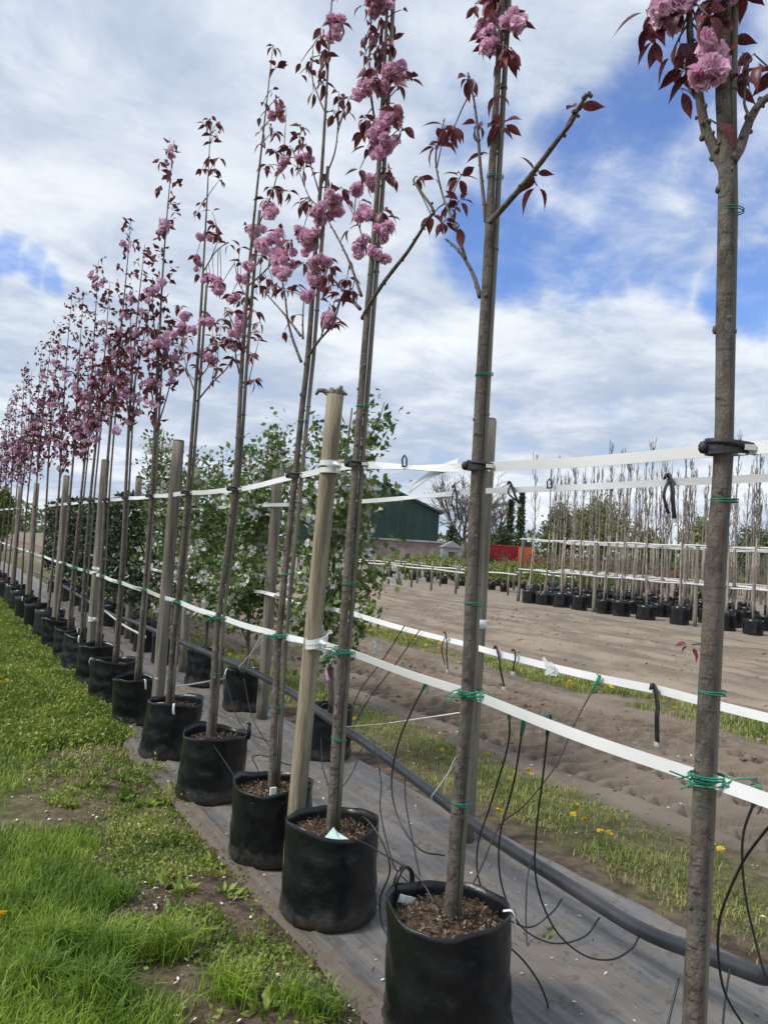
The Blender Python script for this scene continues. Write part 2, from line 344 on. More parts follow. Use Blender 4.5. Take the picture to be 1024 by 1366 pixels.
def ground_material():
    m = bpy.data.materials.new('ground'); m.use_nodes = True; T = m.node_tree; T.nodes.clear()
    g = nd(T, 'ShaderNodeNewGeometry'); sep = nd(T, 'ShaderNodeSeparateXYZ'); T.links.new(g.outputs['Position'], sep.inputs[0])
    def noise(scale, detail=6, rough=0.6, stretch=(1, 1, 1)):
        mp = nd(T, 'ShaderNodeMapping'); mp.inputs['Scale'].default_value = stretch; T.links.new(g.outputs['Position'], mp.inputs[0])
        n = nd(T, 'ShaderNodeTexNoise', i_Scale=scale, i_Detail=detail, i_Roughness=rough); T.links.new(mp.outputs[0], n.inputs['Vector']); return n.outputs[0]
    nA, nB, nC = noise(1.3), noise(9, 8, 0.7), noise(0.35, 5, 0.6, (1, 0.25, 1))
    nD = noise(45, 4, 0.7); nE = noise(1.6, 5, 0.55, (1.3, 0.28, 1))
    x = math_node(T, 'MULTIPLY_ADD', math_node(T, 'SUBTRACT', nA, 0.5), 1.3, sep.outputs[0])
    # soils: dark humus by the mat, pale sandy dirt on the track
    humus = mixcol(T, maprange(T, nB, 0.35, 0.68), (0.055, 0.042, 0.032), (0.17, 0.125, 0.092))
    dirt = mixcol(T, maprange(T, nB, 0.32, 0.66), (0.115, 0.090, 0.069), (0.20, 0.160, 0.124))
    dirt = mixcol(T, maprange(T, nE, 0.40, 0.64), dirt, (0.235, 0.192, 0.152))
    dirt = mixcol(T, maprange(T, nD, 0.62, 0.74), dirt, (0.30, 0.25, 0.205))
    road = mixcol(T, maprange(T, nE, 0.38, 0.62), (0.185, 0.150, 0.116), (0.295, 0.243, 0.19))
    road = mixcol(T, maprange(T, nD, 0.60, 0.76), road, (0.36, 0.30, 0.25))
    road = mixcol(T, maprange(T, nA, 0.5, 0.66, 0, .7), road, (0.185, 0.145, 0.115))
    turf = mixcol(T, maprange(T, nB, 0.35, 0.65), (0.085, 0.080, 0.038), (0.17, 0.15, 0.08))
    fielddirt = mixcol(T, maprange(T, nB, 0.35, 0.65), (0.20, 0.165, 0.13), (0.33, 0.28, 0.235))
    fargreen = mixcol(T, maprange(T, nC, 0.4, 0.6), (0.07, 0.10, 0.03), (0.15, 0.15, 0.07))
    def blend(c, at, w, d):
        return mixcol(T, maprange(T, x, at-w, at+w), c, d)
    c = blend(turf, 0.85, 0.35, humus)
    c = blend(c, 3.15, 0.25, turf)
    c = blend(c, 3.95, 0.15, dirt)
    mid = mixcol(T, maprange(T, nA, 0.42, 0.58), dirt, turf)
    c = blend(c, 6.85, 0.15, mid); c = blend(c, 7.55, 0.15, road)
    c = blend(c, 16.2, 0.3, fielddirt); c = blend(c, 62, 4, fargreen)
    b = nd(T, 'ShaderNodeBsdfPrincipled', i_Roughness=0.95); T.links.new(c, b.inputs['Base Color']); b.inputs['Specular IOR Level'].default_value = 0.15
    bp = nd(T, 'ShaderNodeBump', i_Strength=0.6, i_Distance=0.02)
    hh = math_node(T, 'ADD', math_node(T, 'MULTIPLY', nB, 1.0), math_node(T, 'MULTIPLY', nD, 0.6)); T.links.new(hh, bp.inputs['Height']); T.links.new(bp.outputs[0], b.inputs['Normal'])
    out = nd(T, 'ShaderNodeOutputMaterial'); T.links.new(b.outputs[0], out.inputs[0]); return m

def cloth_material():
    m = bpy.data.materials.new('woven_ground_cloth'); m.use_nodes = True; T = m.node_tree; T.nodes.clear()
    g = nd(T, 'ShaderNodeNewGeometry')
    def noise(scale, detail=6, rough=0.6, stretch=(1, 1, 1)):
        mp = nd(T, 'ShaderNodeMapping'); mp.inputs['Scale'].default_value = stretch; T.links.new(g.outputs['Position'], mp.inputs[0])
        n = nd(T, 'ShaderNodeTexNoise', i_Scale=scale, i_Detail=detail, i_Roughness=rough); T.links.new(mp.outputs[0], n.inputs['Vector']); return n.outputs[0]
    st = noise(6, 7, 0.65, (3.5, 0.25, 1)); dt = noise(2.4, 8, 0.68); fine = noise(60, 3, 0.7)
    c = mixcol(T, maprange(T, st, 0.35, 0.66), (0.125, 0.125, 0.125), (0.225, 0.223, 0.22))
    c = mixcol(T, maprange(T, dt, 0.42, 0.60, 0, 0.9), c, (0.235, 0.205, 0.175))
    sx = nd(T, 'ShaderNodeSeparateXYZ'); T.links.new(g.outputs['Position'], sx.inputs[0])
    ex = math_node(T, 'MULTIPLY_ADD', math_node(T, 'SUBTRACT', noise(5, 7, 0.65), 0.5), 0.35, sx.outputs[0])
    c = mixcol(T, maprange(T, ex, 1.42, 1.56, 0.85, 0), c, (0.155, 0.12, 0.092))
    c = mixcol(T, maprange(T, noise(16, 6, 0.7), 0.54, 0.64, 0, 0.75), c, (0.12, 0.098, 0.078))
    c = mixcol(T, maprange(T, noise(1.1, 6, 0.65), 0.58, 0.72, 0, 0.6), c, (0.12, 0.125, 0.07))
    c = mixcol(T, maprange(T, fine, 0.64, 0.74, 0, 0.7), c, (0.33, 0.30, 0.26))
    b = nd(T, 'ShaderNodeBsdfPrincipled'); T.links.new(c, b.inputs['Base Color']); b.inputs['Specular IOR Level'].default_value = 0.4
    T.links.new(maprange(T, dt, 0.4, 0.6, 0.42, 0.8), b.inputs['Roughness'])
    mpw = nd(T, 'ShaderNodeMapping'); mpw.inputs['Scale'].default_value = (1, 1, 1); T.links.new(g.outputs['Position'], mpw.inputs[0])
    w1 = nd(T, 'ShaderNodeTexWave', i_Scale=55.0, bands_direction='X'); w2 = nd(T, 'ShaderNodeTexWave', i_Scale=55.0, bands_direction='Y')
    T.links.new(mpw.outputs[0], w1.inputs[0]); T.links.new(mpw.outputs[0], w2.inputs[0])
    h = math_node(T, 'ADD', math_node(T, 'MULTIPLY', math_node(T, 'ADD', w1.outputs[1], w2.outputs[1]), 0.10), math_node(T, 'MULTIPLY', st, 1.0))
    mr = nd(T, 'ShaderNodeMapping'); mr.inputs['Scale'].default_value = (1.0, 0.35, 1); T.links.new(g.outputs['Position'], mr.inputs[0])
    rn = nd(T, 'ShaderNodeTexNoise', i_Scale=3.0, i_Detail=4.0, i_Distortion=0.5); rn.noise_type = 'RIDGED_MULTIFRACTAL'; T.links.new(mr.outputs[0], rn.inputs['Vector'])
    h = math_node(T, 'ADD', h, math_node(T, 'MULTIPLY', rn.outputs[0], 0.55))
    bp = nd(T, 'ShaderNodeBump', i_Strength=0.8, i_Distance=0.02); T.links.new(h, bp.inputs['Height']); T.links.new(bp.outputs[0], b.inputs['Normal'])
    out = nd(T, 'ShaderNodeOutputMaterial'); T.links.new(b.outputs[0], out.inputs[0]); return m

# ------------------------------------------------------------------ ground
def height(x, y):
    x = np.asarray(x, float); y = np.asarray(y, float)
    near = 1-sstep(np.hypot(x, y), 45, 80)
    mat = sstep(x, 1.25, 1.45)*(1-sstep(x, 2.75, 3.0))
    h = (fbm(x*1.2, y*1.2)-0.47)*0.07+(fbm(x*9, y*9, 3)-0.44)*0.018
    h = h*(1-mat)-0.012*mat
    track = sstep(x, 3.9, 4.15)*(1-sstep(x, 6.7, 7.0))
    wob = (vnoise(y*0.35, 3.3+0*x)-0.5)*0.25
    rel = np.zeros_like(h)
    for xc, w, d in ((4.42, 0.25, 0.03), (4.98, 0.24, 0.02), (5.55, 0.25, 0.03), (6.12, 0.24, 0.02)):
        du = x-xc-wob; q = np.abs(du)/w
        groove = np.exp(-q**6)
        ph = (y+0.55*np.abs(du)+0.05*(vnoise(x*6, y*6)-.5))/0.21
        lug = sstep(np.abs((ph % 1.0)-0.5), 0.17, 0.27)
        patch = 0.35+0.65*sstep(vnoise(x*1.6+31, y*1.1+xc*5+11), 0.2, 0.6)
        rel = rel-groove*d-groove*lug*0.085*patch+np.exp(-((q-1.25)/0.25)**2)*d*0.8
    rel = rel+(fbm(x*4, y*1.2, 4)-0.47)*0.05
    road = sstep(x, 7.5, 7.9)*(1-sstep(x, 16.0, 16.5))
    rr = (fbm(x*0.8, y*0.12, 2)-0.37)*0.13+(fbm(x*2.5, y*2, 2)-0.37)*0.035
    berm = np.exp(-((x-9.6-0.6*wob)/0.5)**2)*0.10
    for xc, d in ((8.25, .05), (9.0, .03), (10.5, .045), (11.9, .05), (13.1, .035), (14.6, .04)):
        q = np.abs(x-xc-1.6*wob*(1 if d > .04 else -.7))/0.2
        rr = rr-d*np.exp(-q**4)+d*.7*np.exp(-((q-1.35)/.3)**2)
    rr = rr+(fbm(x*6, y*5, 3)-.44)*.035*(1-sstep(y, 14, 20))
    return (h+track*rel+road*(rr+berm))*near
def seg(a, b, s): return list(np.arange(a, b, s))
gx = [-900, -400, -180, -90, -50, -28, -16]+seg(-10, 0, 0.5)+seg(0, 1.3, 0.05)+seg(1.3, 3.0, 0.1)+seg(3.0, 4.05, 0.04)+seg(4.05, 6.6, 0.022)+seg(6.6, 7.6, 0.05)+seg(7.6, 16, 0.07)+seg(16, 24, 0.4)+seg(24, 60, 2)+[60, 66, 75, 90, 120, 180, 300, 500, 900]
gy = [-400, -120, -40, -15, -6]+seg(-3, 1.6, 0.2)+seg(1.6, 2.4, 0.05)+seg(2.4, 9, 0.022)+seg(9, 16, 0.08)+seg(16, 30, 0.3)+seg(30, 60, 2)+[60, 70, 85, 110, 150, 220, 350, 600, 1200]
GX, GY = np.meshgrid(np.array(gx), np.array(gy))
GZ = height(GX, GY)
nx, ny = len(gx), len(gy)
I = np.arange(nx*ny).reshape(ny, nx)
F = np.stack([I[:-1, :-1].ravel(), I[:-1, 1:].ravel(), I[1:, 1:].ravel(), I[1:, :-1].ravel()], 1)
g = link_mesh('ground', raw_mesh('ground', np.stack([GX.ravel(), GY.ravel(), GZ.ravel()], 1), F, ground_material()))
tag(g, 'bare and grassy nursery soil with tyre tracks', 'ground', kind='structure')

def cloth_z(x, y):
    s = fbm(x*7, y*0.45, 4)
    rd = (1-np.abs(2*fbm(x*3.2+0.25*y, y*0.35+3, 3)-0.88))**9
    z = 0.010+0.06*np.clip(s-0.42, 0, 1)+0.016*rd+0.010*fbm(x*3, y*3, 3)
    return z
def build_cloth():
    ys = np.concatenate([np.arange(-2.5, 10, 0.05), np.arange(10, 34, 0.25)])
    us = np.linspace(0, 1, 70)
    U, Y = np.meshgrid(us, ys)
    x0 = 1.385+0.05*(vnoise(Y*1.1, 2.0+0*Y)-0.5)+0.02*(vnoise(Y*5, 7.0+0*Y)-0.5)
    x1 = 2.87+0.10*(vnoise(Y*0.8, 9.0+0*Y)-0.5)+0.05*(vnoise(Y*3, 12.0+0*Y)-0.5)
    X = x0+(x1-x0)*U
    Z = cloth_z(X, Y)
    Z += 0.018*np.exp(-((X-x0-0.085)/0.018)**2)*(0.4+vnoise(Y*1.3, 40.0+0*Y))         # folded hem
    Z += 0.05*sstep(X, x1-0.12, x1-0.02)*vnoise(Y*1.6, 60.0+0*Y)                     # lifted outer edge
    Z -= 0.02*(1-sstep(X, x0, x0+0.02))
    n, k = U.shape; I = np.arange(n*k).reshape(n, k)
    F = np.stack([I[:-1, :-1].ravel(), I[:-1, 1:].ravel(), I[1:, 1:].ravel(), I[1:, :-1].ravel()], 1)
    o = link_mesh('ground_cloth', raw_mesh('ground_cloth', np.stack([X.ravel(), Y.ravel(), Z.ravel()], 1), F, cloth_material()))
    tag(o, 'grey woven ground cloth laid under the potted trees', 'ground cloth', kind='structure')
build_cloth()

# ------------------------------------------------------------------ shed, far buildings
def build_shed():
    apex = ondist(497, 640, 72); right = ondist(588, 684, 70)
    ax = np.array([cr[0], cr[1], 0]); ax /= np.linalg.norm(ax); ax = np.array([0.93, -0.36, 0]); ax /= np.linalg.norm(ax)
    half = float(np.dot((right-apex)[:2], ax[:2])); half = 6.6
    bk = np.array([-ax[1], ax[0], 0.0])
    base = np.array([apex[0], apex[1], 0.0]); ez = 4.95; rz = 7.5; L = 26
    root = empty('green_shed', tuple(base)); tag(root, 'large dark green metal barn with gabled roof beyond the field', 'barn')
    pt = lambda u, d, z: base+ax*u+bk*d+np.array([0, 0, z])
    # gable cladding, one sheet per panel, with ribs
    n = 13
    for i in range(n):
        u0_, u1_ = -half+2*half*i/n, -half+2*half*(i+1)/n-0.02
        zt = lambda u: ez+(rz-ez)*(1-abs(u)/half)
        m = MB(); us = [u0_, u1_] if u0_*u1_ >= 0 else [u0_, 0, u1_]
        front = [pt(u, 0, 0) for u in us]+[pt(u, 0, zt(u)) for u in reversed(us)]
        back = [p+bk*0.12 for p in front]; k = len(front)
        m.add(front+back, [tuple(range(k)), tuple(range(2*k-1, k-1, -1))]+[(j, k+j, k+(j+1) % k, (j+1) % k) for j in range(k)])
        m.build('wall_panel', MT['shed'], root, smooth=False)
        r = MB()
        for q in (0.25, 0.5, 0.75):
            uu = u0_+(u1_-u0_)*q
            r.tube([pt(uu, -0.02, 0.05), pt(uu, -0.02, zt(uu)-0.1)], 0.035, 4)
        r.build('rib', MT['shed'], root, smooth=False)
    for sgn in (-1, 1):
        m = MB(); a, b = pt(sgn*(half+0.25), -0.35, ez-0.12), pt(0, -0.35, rz+0.02)
        c, d = b+bk*L, a+bk*L; up = np.array([0, 0, 0.22])
        m.add([a, b, c, d, a+up, b+up, c+up, d+up], [(0, 1, 2, 3), (7, 6, 5, 4), (0, 4, 5, 1), (1, 5, 6, 2), (2, 6, 7, 3), (3, 7, 4, 0)])
        m.build('roof', MT['shed_roof'], root, smooth=False)
        w = MB(); a = pt(sgn*half, 0.15, 0); b = pt(sgn*half, L-0.4, 0); t = np.array([0, 0, ez-0.15]); s_ = ax*sgn*-0.1
        w.add([a, b, b+t, a+t, a+s_, b+s_, b+t+s_, a+t+s_], [(0, 1, 2, 3), (7, 6, 5, 4), (0, 4, 5, 1), (1, 5, 6, 2), (2, 6, 7, 3), (3, 7, 4, 0)])
        w.build('side_wall', MT['shed'], root, smooth=False)
    lamp = MB(); lamp.box(pt(0.9, -0.16, 5.0), (0.28, 0.28, 0.34)); lamp.build('wall_lamp', MT['tag'], root, smooth=False)
build_shed()
def far_box(name, label, cat, px0, px1, ptop, D, mat, depth=3.0, gable=0.0, parts=None, lid=None):
    a, b = ondist(px0, ptop, D), ondist(px1, ptop, D)
    c = (a+b)/2; w = np.linalg.norm((b-a)[:2]); ax = (b-a)/np.linalg.norm(b-a); ax[2] = 0; ax /= np.linalg.norm(ax); bk = np.array([-ax[1], ax[0], 0])
    base = np.array([c[0], c[1], 0.0]); h = c[2]
    root = empty(name, tuple(base)); tag(root, label, cat)
    R = Matrix(((ax[0], bk[0], 0), (ax[1], bk[1], 0), (0, 0, 1)))
    ez = h-gable
    m = MB().box(base+bk*depth/2+np.array([0, 0, ez/2]), (w, depth, ez), R); m.build('wall', mat, root, smooth=False)
    return root, base, ax, bk, w, h, ez, R
r_, base, ax, bk, w, h, ez, R = far_box('low_barn', 'long low brownish building in front of the green barn', 'building', 440, 588, 720, 60, MT['brick_brown'], 5)
MB().box(base+bk*2.5+np.array([0, 0, ez+0.06]), (w+0.4, 5.4, 0.12), R).build('roof', MT['grey_sheet'], r_, smooth=False)
r_, base, ax, bk, w, h, ez, R = far_box('small_shed', 'small grey gabled shed right of the green barn', 'shed', 591, 616, 722, 55, MT['grey_sheet'], 2.5, 0.45)
P = [base+ax*u+bk*d+np.array([0, 0, z]) for d in (-0.1, 2.6) for u, z in ((-w/2-0.1, ez+0.002), (0, h), (w/2+0.1, ez+0.002))]
MB().add(P, [(0, 1, 2), (5, 4, 3), (0, 3, 4, 1), (1, 4, 5, 2), (0, 2, 5, 3)]).build('roof', MT['grey_sheet'], r_, smooth=False)
MB().box(base-bk*0.02+np.array([0, 0, 0.7]), (0.5, 0.05, 1.4), R).build('door', MT['dark'], r_, smooth=False)
r_, base, ax, bk, w, h, ez, R = far_box('red_container', 'long red storage container behind the far nursery beds', 'container', 650, 692, 729, 50, MT['red'], 2.2)
for k in range(14):
    u = -w/2+w*(k+0.5)/14
    MB().box(base+ax*u-bk*0.03+np.array([0, 0, ez*0.5]), (w/32, 0.07, ez*0.92), R).build('rib', MT['red'], r_, smooth=False)
MB().box(base+bk*1.1+np.array([0, 0, ez+0.05]), (w+0.1, 2.3, 0.1), R).build('lid', MT['red'], r_, smooth=False)
r_, base, ax, bk, w, h, ez, R = far_box('red_crate', 'tall red crate at the left end of the red container', 'crate', 640, 651, 718, 48, MT['red'], 1.4)
MB().box(base+bk*0.7+np.array([0, 0, ez+0.04]), (w+0.08, 1.5, 0.08), R).build('lid', MT['red'], r_, smooth=False)
r_, base, ax, bk, w, h, ez, R = far_box('orange_loader', 'small orange and red loader parked beside the red container', 'loader', 697, 713, 730, 47, MT['orange'], 1.5)
for u in (-0.3, 0.3):
    pts = [base+ax*u*w*1.1-bk*0.12+np.array([0.28*math.cos(t)*ax[0], 0.28*math.cos(t)*ax[1], 0.3+0.28*math.sin(t)]) for t in np.linspace(0, 2*math.pi, 13)]
    MB().tube(pts, 0.09, 6, cap=False).build('wheel', MT['dark'], r_)
MB().box(base+bk*0.7+np.array([0, 0, ez+0.16]), (w*0.5, 1.0, 0.3), R).build('cab', MT['dark'], r_, smooth=False)

# ------------------------------------------------------------------ foliage generators (numpy)
def leaf_cloud(P, size, rg, droop=0.3, width=0.5, out=None):
    """folded leaves: base, left, tip, right (2 tris each)"""
    n = len(P); d = rg.normal(size=(n, 3))
    if out is not None: d = d*0.8+out
    d[:, 2] -= droop; d /= np.linalg.norm(d, axis=1)[:, None]
    a = rg.normal(size=(n, 3)); s = np.cross(d, a); s /= np.linalg.norm(s, axis=1)[:, None]+1e-9; nn = np.cross(s, d)
    L = (size*rg.uniform(0.65, 1.3, n))[:, None]
    base = P; tip = P+d*L; mid = P+d*L*0.45
    l = mid+s*L*width/2+nn*L*0.10; r = mid-s*L*width/2+nn*L*0.10
    V = np.stack([base, l, tip, r], 1).reshape(-1, 3); i = np.arange(n)*4
    F = np.concatenate([np.stack([i, i+1, i+2], 1), np.stack([i, i+2, i+3], 1)])
    return V, F
def cat_mesh(parts):
    V = []; F = []; b = 0
    for v, f in parts: V.append(v); F.append(f+b); b += len(v)
    return np.concatenate(V), np.concatenate(F)
def flower_cloud(C, size, rg, petals=5):
    parts = []
    for k in range(petals):
        n = len(C); t = 2*math.pi*k/petals
        parts.append((t, n))
    n = len(C); nrm = rg.normal(size=(n, 3)); nrm[:, 0] -= 0.6; nrm /= np.linalg.norm(nrm, axis=1)[:, None]
    a = rg.normal(size=(n, 3)); e1 = np.cross(nrm, a); e1 /= np.linalg.norm(e1, axis=1)[:, None]; e2 = np.cross(nrm, e1)
    out = []
    for k in range(petals):
        t = 2*math.pi*k/petals
        d = e1*math.cos(t)+e2*math.sin(t); s = -e1*math.sin(t)+e2*math.cos(t)
        b = C; tip = C+d*size+nrm*size*0.25; l = C+d*size*0.6+s*size*0.42+nrm*size*0.1; r = C+d*size*0.6-s*size*0.42+nrm*size*0.1
        V = np.stack([b, l, tip, r], 1).reshape(-1, 3); i = np.arange(n)*4
        out.append((V, np.concatenate([np.stack([i, i+1, i+2], 1), np.stack([i, i+2, i+3], 1)])))
    return cat_mesh(out)
def pompon_cloud(C, rad, rg, petals=18):
    """double blossoms: balls of overlapping cupped petals"""
    out = []; n = len(C)
    for k in range(petals):
        ph = math.acos(1-2*(k+0.5)/petals); t = k*2.399963
        d = np.array([math.sin(ph)*math.cos(t), math.sin(ph)*math.sin(t), math.cos(ph)])[None]+rg.normal(size=(n, 3))*0.22
        d /= np.linalg.norm(d, axis=1)[:, None]; a = rg.normal(size=(n, 3)); s = np.cross(d, a); s /= np.linalg.norm(s, axis=1)[:, None]; q = np.cross(s, d)
        R = (rad*rg.uniform(0.8, 1.15, n))[:, None] if np.ndim(rad) else rad*rg.uniform(0.8, 1.15, (n, 1))
        c = C+d*R*0.72
        p0 = C+d*R*0.25; p1 = c+s*R*0.55+d*R*0.1; p2 = c+q*R*0.5+d*R*0.35; p3 = c-s*R*0.55+d*R*0.1
        V = np.stack([p0, p1, p2, p3], 1).reshape(-1, 3); i = np.arange(n)*4
        out.append((V, np.concatenate([np.stack([i, i+1, i+2], 1), np.stack([i, i+2, i+3], 1)])))
    return cat_mesh(out)

# single leaf and single blossom shared by the near trees
def leaf_mesh(name, curl, fold):
    V = []; F = []; prof = [(0, 0.02), (0.10, 0.22), (0.24, 0.38), (0.42, 0.44), (0.60, 0.37), (0.76, 0.21), (0.89, 0.07), (1.0, 0.0)]
    for t, w in prof:
        z = -curl*t*t*0.5; e = w*0.5
        V += [(t, -e, z+fold*e), (t, 0, z), (t, e, z+fold*e)]
    for i in range(len(prof)-1):
        a = 3*i; F += [(a, a+3, a+4, a+1), (a+1, a+4, a+5, a+2)]
    V += [(-0.22, -0.012, 0.03), (-0.22, 0.012, 0.03)]; k = len(V)
    F += [(k-2, 0, 2, k-1)]
    return raw_mesh(name, V, F, MT['leaf'])
LEAVES = [leaf_mesh('leaf', c, f) for c, f in ((0.5, 0.5), (0.9, 0.35), (0.25, 0.7), (1.2, 0.5))]
def blossom_mesh(seed):
    V, F = pompon_cloud(np.zeros((1, 3)), 1.0, np.random.default_rng(seed), 42)
    return raw_mesh('blossom', V, F, MT['petal'], smooth=False)
BLOSSOMS = [blossom_mesh(s) for s in (1, 2, 3)]
def frame_from(d, roll):
    d = Vector(d).normalized(); a = Vector((0, 0, 1)) if abs(d.z) < 0.95 else Vector((1, 0, 0))
    y = a.cross(d).normalized(); z = d.cross(y)
    return (Matrix((d, y, z)).transposed() @ Matrix.Rotation(roll, 3, 'X')).to_quaternion()
def put_leaf(parent, p, d, L):
    o = bpy.data.objects.new('leaf', rnd.choice(LEAVES)); col.objects.link(o); o.parent = parent
    o.location = Vector(p)-origin(parent); o.rotation_mode = 'QUATERNION'; o.rotation_quaternion = frame_from(d, rnd.uniform(-0.9, 0.9)); o.scale = (L, L*rnd.uniform(0.85, 1.1), L)
def put_blossom(parent, p, r):
    o = bpy.data.objects.new('blossom', rnd.choice(BLOSSOMS)); col.objects.link(o); o.parent = parent
    o.location = Vector(p)-origin(parent); o.rotation_euler = (rnd.uniform(0, 6.3), rnd.uniform(0, 6.3), rnd.uniform(0, 6.3)); o.scale = (r, r, r*0.92)

# ------------------------------------------------------------------ grow bags
XR = 1.60                      # line of the front row
def grow_bag(x, y, R, H, seed, label, group, tagmat=None, handle=(2.9, 6.1), taga=None, detail=1, name='grow_bag', soil=0.062, squash=0.0):
    rg = np.random.default_rng(seed); root = empty(name, (x, y, 0.016)); tag(root, label, 'grow bag', group)
    n = 64 if detail else 20
    prof = [(0.0, 0.86), (0.015, 0.96), (0.05, 1.015), (0.13, 1.03), (0.26, 1.0), (0.4, 1.01), (0.55, 0.985), (0.7, 1.0), (0.83, 0.985), (0.93, 0.99), (1.0, 1.0)]
    if detail:
        zz_ = np.concatenate([[0, .012, .03], np.linspace(.06, 1.0, 21)]); prof = [(float(q), float(np.interp(q, [a for a, _ in prof], [b for _, b in prof]))) for q in zz_]
    else: prof = prof[::2]
    V = []; F = []; t = np.arange(n)*2*math.pi/n
    s0 = rg.uniform(0, 50); rim = 0.032*np.sin(t*2+s0)+0.020*np.sin(t*3+s0*2)+0.008*np.sin(t*8+s0*3)
    rim[-1] = rim[-1]*0.5+rim[0]*0.5
    lean = rg.uniform(-0.03, 0.03, 2)
    def ring(zf, rf, zoff=0.0, inner=False):
        z = zf*H
        wr = 0.045*(fbm(t*1.3+s0+3*np.cos(t), zf*7+s0+0*t, 3)-0.45)+0.014*np.sin(t*9+zf*13+s0)*(1 if detail else 0)+0.055*squash*np.sin(2*t+s0)
        if detail:
            q1 = fbm(np.cos(t)*2.2+s0, np.sin(t)*2.2+zf*3.2+s0, 3); q2 = fbm(np.cos(t)*3.5+s0*1.7+zf*2, np.sin(t)*3.5-zf*5+s0, 3)
            q3 = fbm(np.cos(t)*1.6+s0*.7+3, np.sin(t)*1.6+zf*5.5+s0*2, 2)
            wr = wr*0.6-0.06*np.exp(-(np.abs(q1-.44)/.014)**1.2)*(0.25+0.75*(1-zf)**1.2)-0.04*np.exp(-(np.abs(q3-.37)/.012)**1.2)*np.exp(-((zf-.25)/.3)**2)+0.03*(q2-.44)+0.02*np.exp(-((zf-.12)/.1)**2)
        fold = -0.028*np.exp(-((zf-0.20-0.05*np.sin(t+s0))/0.05)**2)*(0.5+0.5*np.sin(t*2.0+s0))
        rr = R*(rf+wr+fold)
        zz = z*(1+(rim if zf > 0.6 else 0)*max(0, (zf-0.6)/0.4)/max(H, .1)*0.38)+zoff
        return [(rr[k]*math.cos(t[k])+lean[0]*zf, rr[k]*math.sin(t[k])+lean[1]*zf, (zz[k] if np.ndim(zz) else zz)) for k in range(n)]
    rows = [ring(a, b) for a, b in prof]+[ring(1.0, 0.975, 0.002), ring(0.93, 0.955), ring(0.80, 0.94)]
    for r in rows: V += r
    for i in range(len(rows)-1):
        for k in range(n):
            k2 = (k+1) % n; F.append((i*n+k, i*n+k2, (i+1)*n+k2, (i+1)*n+k))
    F.append(tuple(range(n))[::-1])
    link_mesh('bag_wall', raw_mesh('bag_wall', V, F, MT['bag']), root)
    # soil
    zs = H-soil; V = [(lean[0], lean[1], zs+0.02)]; F = []; m = 20 if detail else 10; rr_ = [0.25, 0.5, 0.75, 0.95]
    for q in rr_:
        for k in range(m):
            tt = 2*math.pi*k/m; V.append((R*q*math.cos(tt)+lean[0], R*q*math.sin(tt)+lean[1], zs+0.02*(1-q)+rg.uniform(-0.007, 0.007)*detail))
    F += [(0, 1+k, 1+(k+1) % m) for k in range(m)]
    for i in range(3):
        for k in range(m):
            k2 = (k+1) % m; F.append((1+i*m+k, 1+(i+1)*m+k, 1+(i+1)*m+k2, 1+i*m+k2))
    so_ = link_mesh('soil', raw_mesh('soil', V, F, MT['soil']), root)
    if detail > 1:
        N = 1100; q = np.sqrt(rg.random(N))*0.92*R; a = rg.random(N)*6.283
        P = np.stack([q*np.cos(a)+lean[0], q*np.sin(a)+lean[1], zs+0.02*(1-q/R)+rg.uniform(0.0, 0.012, N)], 1)
        V, F = leaf_cloud(P, 0.017, rg, 0.05, 0.5)
        c = link_mesh('bark_chips', raw_mesh('bark_chips', V, F, MT['chip'], smooth=False), so_); tag(c, kind='stuff')
    if handle:
        for a in handle:
            hw = 0.045
            e = np.array([math.cos(a), math.sin(a), 0]); f = np.array([-math.sin(a), math.cos(a), 0]); c = e*R*0.975+np.array([lean[0], lean[1], H-0.03])
            pts = [c-f*hw, c-f*hw*1.05+e*0.005+np.array([0, 0, 0.05]), c-f*hw*0.4+e*0.012*rg.uniform(-1, 1)+np.array([0, 0, 0.085]), c+f*hw*0.5+np.array([0, 0, 0.08]), c+f*hw+np.array([0, 0, 0.045]), c+f*hw]
            MB().ribbon(catmull(pts, 4), 0.020, 0.004, updir=tuple(e)).build('handle', MT['bag'], root, world=False)
    if tagmat is not None:
        a = taga if taga is not None else rg.uniform(2.7, 5.0); tl = rg.uniform(.45, 1.0); e = np.array([math.cos(a), math.sin(a), 0]); c = e*(R*1.012)+np.array([lean[0], lean[1], H-0.005])
        pts = [c-e*0.03+np.array([0, 0, 0.012]), c+np.array([0, 0, 0.016]), c+e*0.012+np.array([0, 0, -0.03*tl]), c+e*0.010+np.array([0.006, 0.004, -0.085*tl])]
        f = np.array([-math.sin(a), math.cos(a), 0])
        MB().ribbon(catmull(pts, 3), 0.015, 0.0015, updir=tuple(f)).build('tag', MT[tagmat], root, world=False)
    return root

